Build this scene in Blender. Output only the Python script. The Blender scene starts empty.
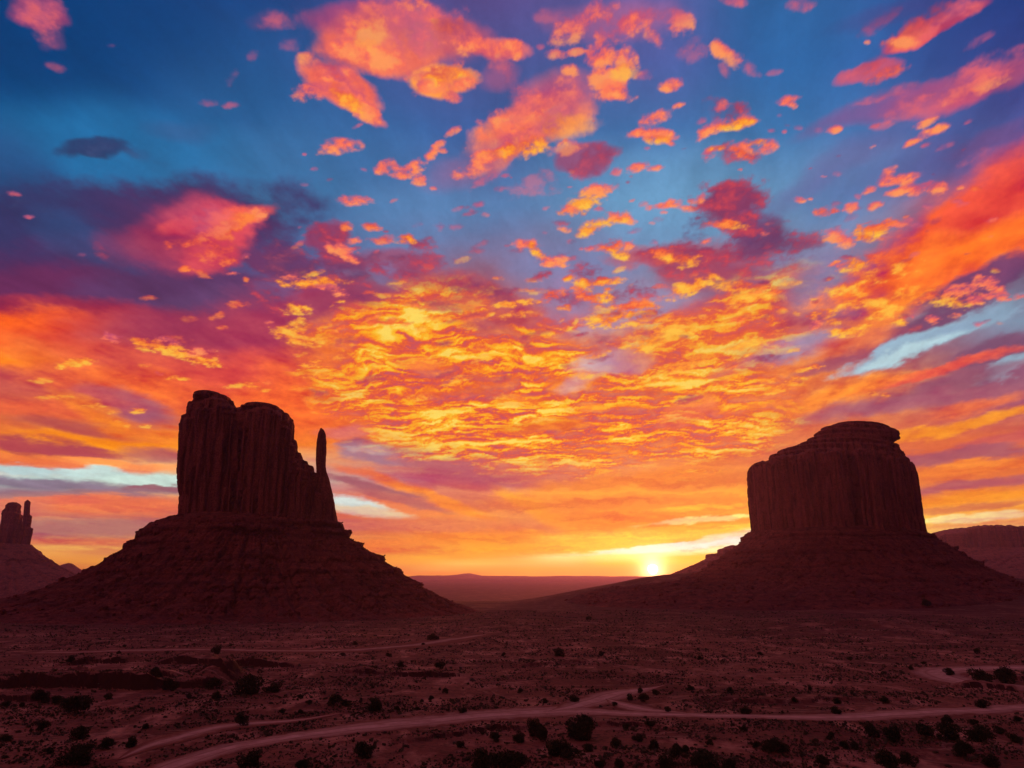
import bpy, math, random
import numpy as np
from mathutils import Vector, noise as mn

R = math.radians
SC = bpy.context.scene
COL = SC.collection

# ------------------------------------------------------------------ camera
CAM_H = 40.0
F_PX = 683.0
PITCH = R(15.85)
cam_d = bpy.data.cameras.new('camera')
cam = bpy.data.objects.new('camera', cam_d)
COL.objects.link(cam)
cam.location = (0, 0, CAM_H)
cam.rotation_euler = (R(90) + PITCH, 0, 0)
cam_d.sensor_width = 36.0
cam_d.lens = 36.0 * F_PX / 1024.0
cam_d.clip_start = 0.5
cam_d.clip_end = 200000.0
SC.camera = cam
SC.render.resolution_x, SC.render.resolution_y = 1024, 768

SC.view_settings.view_transform = 'Standard'
SC.view_settings.look = 'None'
SC.view_settings.gamma = 1.0
SC.view_settings.use_curve_mapping = False
SC.view_settings.exposure = 0.0

SUN_AZ, SUN_EL = 11.25, 0.66      # degrees right of +Y, above the horizon


def px_dir(px, py):
    """direction of a photo pixel (numpy friendly)"""
    u = (np.asarray(px, float) - 512.0) / F_PX
    v = (384.0 - np.asarray(py, float)) / F_PX
    c, s = math.cos(PITCH), math.sin(PITCH)
    return u, c - v * s, s + v * c


def dir_px(az, el):
    """az, el in degrees to photo pixels"""
    a, e = np.radians(az), np.radians(el)
    x, y, z = np.sin(a) * np.cos(e), np.cos(a) * np.cos(e), np.sin(e)
    c, s = math.cos(PITCH), math.sin(PITCH)
    fwd = y * c + z * s
    up = -y * s + z * c
    fwd = np.maximum(fwd, 0.05)
    return 512 + F_PX * x / fwd, 384 - F_PX * up / fwd


def pt(px, py, Y):
    """world point on the pixel's ray at forward distance Y"""
    x, y, z = px_dir(px, py)
    return Vector((float(x / y) * Y, Y, CAM_H + float(z / y) * Y))


def lin(c):
    c = np.asarray(c, float) / 255.0
    return np.where(c <= 0.04045, c / 12.92, ((c + 0.055) / 1.055) ** 2.4)


# ------------------------------------------------------------------ node helper
class G:
    def __init__(s, nt):
        s.nt = nt
        s.n = nt.nodes
        s.l = nt.links

    def put(s, sock, v):
        if isinstance(v, bpy.types.NodeSocket):
            s.l.new(v, sock)
        elif isinstance(v, (tuple, list, np.ndarray)) and len(v) == 3 and sock.type == 'RGBA':
            sock.default_value = (float(v[0]), float(v[1]), float(v[2]), 1)
        else:
            sock.default_value = v

    def m(s, op, *a, clamp=False):
        n = s.n.new('ShaderNodeMath')
        n.operation = op
        n.use_clamp = clamp
        for i, v in enumerate(a):
            s.put(n.inputs[i], v)
        return n.outputs[0]

    def vm(s, op, *a):
        n = s.n.new('ShaderNodeVectorMath')
        n.operation = op
        for i, v in enumerate(a):
            if op == 'SCALE' and i == 1:
                s.put(n.inputs['Scale'], v)
            else:
                s.put(n.inputs[i], v)
        return n.outputs['Value'] if op in ('LENGTH', 'DOT_PRODUCT', 'DISTANCE') else n.outputs[0]

    def mix(s, f, a, b, blend='MIX', clamp=True):
        n = s.n.new('ShaderNodeMix')
        n.data_type = 'RGBA'
        n.blend_type = blend
        n.clamp_factor = clamp
        s.put(n.inputs[0], f)
        s.put(n.inputs[6], a)
        s.put(n.inputs[7], b)
        return n.outputs[2]

    def rng(s, v, a, b, c=0.0, d=1.0, smooth=False):
        n = s.n.new('ShaderNodeMapRange')
        n.interpolation_type = 'SMOOTHSTEP' if smooth else 'LINEAR'
        s.put(n.inputs[0], v)
        for i, q in enumerate((a, b, c, d)):
            s.put(n.inputs[i + 1], q)
        return n.outputs[0]

    def noise(s, vec, scale, detail=3, rough=0.5, dist=0.0, lac=2.0, dim='3D', kind=None):
        n = s.n.new('ShaderNodeTexNoise')
        n.noise_dimensions = dim
        if kind:
            n.noise_type = kind
        s.put(n.inputs['Vector'], vec)
        n.inputs['Scale'].default_value = scale
        n.inputs['Detail'].default_value = detail
        n.inputs['Roughness'].default_value = rough
        n.inputs['Lacunarity'].default_value = lac
        n.inputs['Distortion'].default_value = dist
        return n

    def xyz(s, x, y, z):
        n = s.n.new('ShaderNodeCombineXYZ')
        s.put(n.inputs[0], x)
        s.put(n.inputs[1], y)
        s.put(n.inputs[2], z)
        return n.outputs[0]

    def sep(s, v):
        n = s.n.new('ShaderNodeSeparateXYZ')
        s.put(n.inputs[0], v)
        return n.outputs

    def ramp(s, v, stops, interp='LINEAR'):
        n = s.n.new('ShaderNodeValToRGB')
        cr = n.color_ramp
        cr.interpolation = interp
        e = cr.elements
        while len(e) < len(stops):
            e.new(1.0)
        for i, (p, c) in enumerate(stops):
            e[i].position = p
        for i, (p, c) in enumerate(stops):
            e[i].position = p
            e[i].color = (float(c[0]), float(c[1]), float(c[2]), 1)
        s.put(n.inputs[0], v)
        return n.outputs[0]


# ------------------------------------------------------------------ numpy noise
_rng = np.random.RandomState(7)
_P = np.concatenate([_rng.permutation(512)] * 3)
_GR = _rng.normal(size=(512, 3))
_GR /= np.linalg.norm(_GR, axis=1)[:, None]


def perlin(x, y, z=0.0):
    x, y, z = np.broadcast_arrays(np.asarray(x, float), np.asarray(y, float), np.asarray(z, float))
    xi, yi, zi = np.floor(x).astype(int), np.floor(y).astype(int), np.floor(z).astype(int)
    xf, yf, zf = x - xi, y - yi, z - zi
    u, v, w = [t * t * t * (t * (t * 6 - 15) + 10) for t in (xf, yf, zf)]
    out = 0
    for a in (0, 1):
        for b in (0, 1):
            for c in (0, 1):
                h = _P[_P[_P[(xi + a) % 512] + (yi + b) % 512] + (zi + c) % 512]
                gd = _GR[h]
                d = gd[..., 0] * (xf - a) + gd[..., 1] * (yf - b) + gd[..., 2] * (zf - c)
                out = out + d * (u if a else 1 - u) * (v if b else 1 - v) * (w if c else 1 - w)
    return out * 1.5


def fbm(x, y, z=0.0, oct=4, rough=0.5):
    s, a, f, t = 0, 1.0, 1.0, 0
    for k in range(oct):
        s = s + a * perlin(x * f + 17.3 * k, y * f + 5.1 * k, np.asarray(z) * f)
        t += a
        a *= rough
        f *= 2.03
    return s / t


def sst(a, b, x):
    t = np.clip((np.asarray(x, float) - a) / (b - a), 0, 1)
    return t * t * (3 - 2 * t)


# ------------------------------------------------------------------ sky colours
# The evening sky as a function of direction (azimuth, elevation).  Broad
# colour fields come from colour ramps over azimuth stacked over elevation;
# cloud texture is noise on a plane overhead.
def vgrad(y, stops):
    ys = [q[0] for q in stops]
    cs = np.array([lin(q[1]) for q in stops])
    return np.stack([np.interp(y, ys, cs[:, k]) for k in range(3)], -1)


SKY_BASE = [
    (0, [(0, (8, 62, 118)), (100, (12, 78, 135)), (150, (32, 105, 160)), (260, (45, 70, 125)), (330, (150, 60, 90)),
         (400, (215, 95, 70)), (445, (250, 135, 40)), (462, (235, 120, 70)), (478, (190, 222, 215)), (492, (150, 115, 130)), (505, (235, 125, 85)),
         (530, (185, 110, 110)), (552, (255, 170, 80)), (575, (255, 150, 40))]),
    (250, [(0, (30, 72, 132)), (120, (40, 95, 150)), (200, (70, 130, 175)), (260, (70, 95, 150)), (330, (160, 65, 95)),
           (400, (235, 95, 60)), (445, (250, 135, 40)), (480, (200, 190, 170)), (500, (240, 130, 80)),
           (530, (200, 115, 95)), (560, (250, 150, 50)), (575, (255, 150, 40))]),
    (480, [(0, (88, 78, 138)), (60, (75, 85, 145)), (130, (60, 95, 155)), (210, (90, 125, 175)), (270, (150, 105, 130)), (330, (230, 105, 60)),
           (400, (250, 130, 45)), (450, (230, 115, 70)), (480, (205, 105, 105)), (510, (235, 120, 75)),
           (540, (255, 145, 40)), (560, (255, 160, 20)), (575, (255, 150, 20))]),
    (640, [(0, (95, 95, 160)), (60, (80, 95, 160)), (130, (65, 110, 165)), (200, (100, 150, 190)), (260, (120, 135, 175)), (330, (190, 130, 135)),
           (380, (245, 150, 60)), (450, (250, 140, 50)), (490, (240, 130, 70)), (525, (255, 150, 40)),
           (545, (255, 215, 80)), (560, (255, 205, 30)), (575, (255, 180, 20))]),
    (780, [(0, (50, 95, 155)), (60, (48, 100, 162)), (130, (65, 120, 175)), (200, (105, 150, 190)), (260, (130, 130, 165)), (330, (200, 95, 85)),
           (380, (240, 130, 60)), (450, (225, 115, 78)), (500, (245, 135, 60)), (530, (255, 175, 60)),
           (560, (255, 190, 45)), (575, (255, 180, 20))]),
    (1024, [(0, (38, 62, 128)), (60, (52, 68, 135)), (130, (75, 80, 145)), (200, (200, 70, 80)), (260, (120, 75, 110)), (320, (130, 150, 175)),
            (355, (125, 90, 120)), (400, (170, 90, 110)), (440, (230, 110, 60)), (480, (235, 120, 60)), (510, (255, 165, 60)),
            (530, (255, 200, 110)), (550, (245, 150, 70)), (575, (230, 120, 60))]),
]

# strokes: x, y, rx, ry, angle (deg, counter-clockwise on the picture), colour, strength, sharpness
ST = [
    # clear air
    (110, 160, 130, 50, -8, (34, 112, 168), .8, 1), (50, 30, 150, 60, 0, (6, 60, 116), .8, 1), (330, 180, 90, 60, 0, (58, 108, 162), .6, 1),
    (10, 180, 60, 45, -35, (38, 62, 110), .7, 1), (175, 130, 30, 10, 0, (60, 90, 140), .5, 1), (100, 150, 38, 9, 0, (45, 62, 105), .9, 2),
    (430, 225, 80, 35, 0, (88, 132, 180), .7, 1), (690, 215, 70, 60, 20, (105, 155, 195), .8, 1), (800, 40, 60, 70, 10, (45, 102, 162), .7, 1),
    (850, 190, 70, 30, 20, (95, 135, 182), .8, 1), (560, 270, 55, 30, 0, (120, 130, 175), .8, 1),
    (900, 170, 80, 25, 20, (72, 98, 158), .6, 1), (960, 150, 60, 25, 25, (75, 88, 150), .7, 1),
    # left purple mass
    (120, 225, 190, 44, 4, (62, 52, 98), .95, 2), (160, 245, 120, 50, 0, (88, 52, 98), .9, 1.5), (20, 240, 110, 55, 0, (52, 55, 100), .9, 1.5), (40, 290, 120, 40, 0, (84, 46, 92), .8, 1.5),
    (75, 235, 40, 22, -20, (45, 80, 130), .6, 1), (120, 258, 60, 18, -10, (70, 72, 120), .7, 1), (70, 292, 190, 24, 0, (105, 45, 88), .9, 1.5),
    (170, 290, 90, 22, 0, (92, 58, 102), .9, 1.5), (215, 300, 60, 12, 5, (105, 70, 115), .7, 1),
    (190, 236, 50, 34, 0, (190, 62, 92), .85, 1.3), (215, 232, 32, 28, 0, (225, 74, 90), .9, 1.5), (238, 216, 30, 9, 12, (252, 100, 80), .9, 1.5), (215, 255, 36, 20, 10, (215, 70, 88), .9, 1.5),
    (175, 225, 22, 10, 15, (240, 88, 85), .8, 1.5), (150, 245, 40, 18, 0, (150, 55, 90), .7, 1), (195, 215, 26, 16, 0, (205, 75, 105), .7, 1),
    (40, 315, 150, 16, 0, (165, 48, 72), .9, 1.5), (30, 338, 85, 26, 0, (255, 98, 32), 1, 1.5), (22, 356, 55, 14, 0, (255, 130, 28), .9, 1),
    (100, 330, 60, 16, -5, (225, 72, 58), .8, 1), (190, 330, 110, 22, 0, (160, 55, 85), .9, 1.2), (270, 335, 60, 40, 0, (175, 60, 88), .9, 1.2),
    (130, 360, 110, 16, -8, (222, 82, 66), .9, 1), (50, 378, 70, 12, 0, (205, 85, 80), .8, 1), (150, 385, 120, 13, -6, (248, 105, 48), .9, 1),
    (250, 372, 70, 20, 0, (222, 72, 66), .9, 1), (300, 400, 50, 35, 0, (252, 105, 45), .9, 1), (320, 372, 14, 30, 0, (255, 130, 45), .8, 1),
    (40, 408, 70, 9, -4, (238, 100, 62), .9, 1), (130, 408, 50, 14, -15, (155, 82, 112), .9, 1.3), (100, 400, 40, 8, -10, (215, 85, 80), .7, 1),
    (70, 428, 55, 7, -8, (165, 62, 82), .8, 1), (95, 412, 40, 8, -30, (255, 140, 30), .7, 1), (110, 445, 95, 7, -6, (255, 145, 22), .95, 1.3),
    (30, 445, 60, 8, -8, (175, 62, 78), .95, 1.5), (85, 452, 45, 5, -6, (175, 65, 80), .9, 1.5), (160, 455, 35, 6, -10, (170, 85, 100), .8, 1.3),
    (40, 460, 90, 5, -3, (250, 130, 65), .9, 1.3), (120, 466, 80, 5, -3, (255, 140, 80), .9, 1.3),
    (25, 470, 60, 5, -4, (185, 215, 215), .95, 1.5), (100, 474, 40, 5, -4, (200, 228, 222), .95, 1.5), (150, 481, 60, 6, -2, (210, 238, 225), .95, 1.5),
    (50, 484, 80, 6, -3, (135, 118, 138), .95, 1.5), (165, 489, 40, 3.5, 0, (150, 85, 105), .95, 2), (120, 493, 60, 3, 0, (150, 110, 125), .7, 1.5),
    (110, 505, 90, 9, -1, (245, 125, 78), .9, 1.5), (50, 500, 60, 4, 0, (240, 115, 85), .8, 1.5), (20, 508, 30, 8, 0, (215, 115, 100), .8, 1),
    (100, 527, 120, 9, 0, (182, 112, 108), .95, 1.5), (90, 542, 90, 3, 0, (240, 120, 75), .7, 1), (90, 549, 70, 3.5, -2, (252, 180, 90), .8, 1.5),
    (120, 552, 50, 3, 0, (215, 115, 75), .8, 1.5), (110, 562, 60, 5, 0, (255, 165, 50), .9, 1), (60, 570, 60, 8, 0, (255, 150, 45), .8, 1),
    # purple and crimson cumulus above the left butte
    (275, 262, 34, 13, -15, (112, 55, 98), .9, 2), (325, 240, 24, 16, 10, (150, 60, 98), .9, 2), (345, 265, 30, 12, 0, (135, 60, 100), .8, 2),
    (300, 300, 46, 22, 0, (168, 62, 92), .9, 1.5), (275, 290, 20, 10, 0, (80, 85, 135), .6, 1.5), (350, 300, 60, 20, 5, (160, 65, 95), .8, 1.5),
    (400, 262, 40, 14, 0, (155, 65, 98), .75, 1.5), (385, 270, 16, 10, 0, (120, 120, 165), .6, 1.5), (440, 282, 36, 14, 0, (185, 75, 85), .9, 1.5),
    (480, 290, 30, 10, -10, (165, 78, 95), .9, 1.5), (470, 320, 40, 12, -25, (160, 85, 115), .8, 1.3), (476, 322, 14, 6, -25, (150, 140, 170), .7, 1.3),
    (420, 320, 70, 26, 5, (240, 112, 55), .9, 1.3), (350, 340, 55, 22, 0, (245, 120, 48), .9, 1.2), (440, 375, 110, 30, 0, (238, 115, 60), .9, 1.2),
    (380, 385, 40, 20, 0, (225, 85, 75), .8, 1.2), (520, 355, 60, 24, 0, (240, 125, 50), .9, 1.2), (560, 420, 130, 30, 0, (245, 130, 45), .9, 1.2),
    (430, 410, 70, 16, 0, (240, 105, 50), .8, 1.2), (500, 325, 40, 10, 0, (185, 75, 85), .8, 1.2),
    (350, 432, 26, 6, 0, (225, 115, 105), .9, 1.3), (352, 442, 14, 4, 0, (150, 82, 120), .8, 1.3),
    (385, 455, 45, 11, -8, (165, 120, 140), .95, 1.5), (375, 452, 26, 4, -6, (195, 165, 165), .7, 1.5), (430, 460, 40, 14, -10, (185, 102, 110), .9, 1.3),
    (470, 470, 60, 12, -15, (190, 100, 108), .9, 1.2), (365, 485, 60, 4, -14, (165, 95, 105), .9, 1.5), (380, 478, 50, 5, -16, (245, 125, 70), .9, 1.3),
    (440, 500, 60, 5, -20, (250, 135, 45), .8, 1.3), (352, 504, 34, 8, -10, (215, 235, 228), .95, 1.5), (370, 512, 40, 5, -6, (225, 185, 160), .9, 1.5),
    (400, 500, 50, 4, -14, (180, 98, 100), .8, 1.4), (360, 525, 50, 5, 0, (195, 110, 108), .8, 1.2), (440, 525, 100, 7, 0, (225, 118, 85), .9, 1.2),
    (500, 510, 60, 8, -20, (215, 115, 90), .8, 1.2), (530, 470, 60, 14, -12, (215, 115, 95), .85, 1.2), (380, 548, 70, 8, 0, (250, 130, 55), .9, 1.2),
    (610, 556, 280, 20, 3, (255, 195, 48), .6, 1), (640, 500, 160, 22, 6, (255, 158, 48), .45, 1), (610, 555, 170, 5, 4, (255, 240, 120), 1, 1.5), (650, 552, 130, 5.5, 5, (255, 250, 190), 1, 1.8), (690, 545, 90, 4.5, 6, (255, 255, 235), 1, 1.8), (725, 536, 40, 3.5, 10, (255, 248, 190), .9, 1.8), (560, 560, 110, 3, 3, (255, 235, 110), .8, 1.5),
    (640, 563, 60, 2.5, 2, (255, 215, 60), .7, 1.5), (600, 535, 60, 3, 4, (255, 205, 70), .7, 1.4), (700, 520, 60, 3, 5, (255, 235, 140), .85, 1.8), (720, 531, 60, 4, 8, (255, 215, 70), .8, 1.5),
    (700, 508, 50, 2.5, 3, (255, 200, 60), .7, 1.5), (520, 567, 90, 4, 0, (255, 185, 25), .8, 1.2), (480, 553, 50, 4, 4, (255, 170, 30), .7, 1.2),
    (600, 490, 100, 14, 8, (248, 140, 55), .8, 1.2), (540, 512, 50, 7, -30, (250, 150, 50), .7, 1.2), (620, 465, 60, 8, 5, (225, 130, 95), .7, 1),
    # clear breaks and glow right of centre
    (612, 362, 42, 12, 8, (185, 168, 192), .9, 1.3), (575, 385, 24, 6, 18, (205, 150, 160), .7, 1.2), (570, 300, 30, 26, 0, (150, 125, 165), .75, 1.2),
    (655, 300, 40, 18, 0, (155, 140, 175), .85, 1.3), (620, 320, 34, 12, 10, (170, 145, 172), .8, 1.3), (740, 285, 40, 20, 0, (140, 90, 120), .8, 1.3),
    (700, 265, 60, 22, 0, (172, 72, 92), .9, 1.5), (735, 205, 34, 22, 20, (138, 58, 96), .97, 3), (760, 235, 30, 20, 30, (118, 58, 98), .92, 2.5),
    (790, 240, 26, 9, 0, (118, 80, 118), .7, 1.6), (730, 320, 60, 22, 15, (212, 88, 78), .9, 1.2), (770, 350, 60, 12, 20, (200, 105, 105), .8, 1.2),
    (650, 258, 40, 10, 0, (205, 80, 78), .8, 1.5), (590, 165, 26, 13, 20, (150, 70, 108), .85, 2), (688, 345, 80, 24, 15, (215, 105, 80), .85, 1.2),
    (740, 400, 60, 22, 20, (245, 130, 60), .9, 1.2), (680, 420, 60, 20, 0, (240, 115, 85), .8, 1.2), (640, 395, 50, 16, 0, (240, 130, 60), .8, 1.2),
    (820, 280, 30, 14, 40, (130, 125, 165), .8, 1.3), (800, 345, 50, 9, 18, (145, 140, 172), .8, 1.3), (850, 305, 30, 8, 20, (155, 110, 140), .6, 1.3),
    # big orange sweep on the right
    (960, 245, 120, 44, 22, (250, 92, 48), .97, 1.8), (1010, 210, 70, 50, 40, (232, 72, 62), .92, 1.5), (900, 275, 80, 26, 20, (255, 115, 45), .95, 1.6),
    (1000, 245, 60, 18, 20, (255, 112, 38), .85, 1.4), (890, 310, 60, 14, 15, (250, 125, 42), .85, 1.5), (980, 285, 70, 12, 24, (110, 66, 108), .95, 1.8),
    (920, 325, 90, 9, 22, (120, 68, 105), .9, 1.5), (845, 355, 70, 8, 20, (165, 80, 100), .85, 1.3), (850, 340, 40, 9, 12, (235, 110, 65), .8, 1.2),
    (930, 338, 95, 11, 22, (150, 182, 202), .97, 1.8), (905, 352, 50, 6, 20, (185, 215, 222), .9, 1.5), (990, 312, 60, 8, 22, (140, 165, 190), .9, 1.5),
    (1005, 348, 60, 12, 20, (125, 78, 108), .9, 1.5), (1008, 368, 30, 8, 22, (150, 175, 195), .95, 1.8), (930, 372, 100, 6, 14, (240, 92, 70), .9, 1.5),
    (950, 385, 90, 7, 14, (150, 85, 108), .85, 1.3), (850, 390, 60, 8, 18, (255, 140, 50), .85, 1.2), (900, 404, 110, 8, 8, (168, 92, 112), .9, 1.3),
    (975, 405, 50, 7, 14, (245, 115, 62), .8, 1.3), (960, 425, 110, 6, 14, (252, 150, 40), .9, 1.5), (1000, 440, 60, 6, 12, (205, 90, 90), .8, 1.3),
    (960, 455, 90, 8, 6, (170, 88, 104), .9, 1.5), (960, 470, 80, 5, 8, (250, 135, 55), .85, 1.4), (980, 484, 80, 5, 7, (180, 92, 105), .85, 1.5),
    (980, 497, 80, 5, 6, (255, 150, 40), .85, 1.4), (980, 507, 80, 3.5, 5, (215, 115, 75), .8, 1.5), (985, 517, 70, 4, 4, (255, 220, 150), .95, 1.6),
    (980, 525, 60, 3, 3, (240, 150, 90), .8, 1.5), (990, 530, 60, 4, 2, (255, 195, 110), .8, 1.3),
    # top: streaks and veils
    (35, 14, 28, 13, -20, (150, 65, 110), .85, 1.8), (48, 38, 12, 10, -40, (115, 70, 118), .6, 1.5), (270, 18, 14, 10, 0, (90, 72, 125), .5, 1.3),
    (940, 24, 52, 9, 28, (178, 62, 98), .97, 3.5), (925, 36, 26, 6, 28, (240, 95, 95), .8, 1.8), (905, 8, 60, 9, 20, (75, 60, 118), .4, 1),
    (875, 72, 30, 7, 22, (205, 80, 105), .8, 1.8), (955, 88, 70, 14, 18, (205, 82, 112), .9, 1.5), (895, 102, 80, 9, 20, (130, 80, 135), .7, 1.2),
    (1010, 68, 50, 14, 22, (160, 78, 122), .8, 1.3), (985, 140, 40, 10, 20, (120, 75, 125), .5, 1.2), (830, 170, 90, 12, 35, (100, 92, 145), .5, 1),
    (375, 45, 60, 32, 0, (240, 108, 88), .95, 3.0), (355, 20, 50, 16, 0, (165, 70, 115), .8, 1.5), (440, 35, 44, 18, 0, (190, 85, 110), .85, 1.8),
    (400, 40, 60, 30, 0, (225, 98, 88), .5, 1.3), (440, 78, 34, 14, 5, (255, 145, 68), .97, 3.5), (492, 45, 34, 11, -10, (240, 108, 100), .85, 1.8),
    (340, 88, 38, 18, -28, (248, 112, 86), .97, 3.5), (360, 110, 24, 8, -40, (245, 110, 92), .8, 1.8), (500, 75, 20, 14, 0, (175, 95, 135), .6, 1.3),
    (530, 128, 70, 26, 22, (245, 125, 88), .97, 3.0), (505, 150, 44, 16, 30, (255, 138, 72), .95, 3.0), (560, 100, 46, 22, 20, (215, 105, 118), .75, 1.3),
    (560, 135, 36, 14, 10, (255, 148, 68), .85, 1.6), (475, 165, 40, 18, 20, (150, 105, 150), .6, 1.2), (620, 20, 60, 18, 0, (185, 100, 140), .6, 1.2),
]

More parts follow.
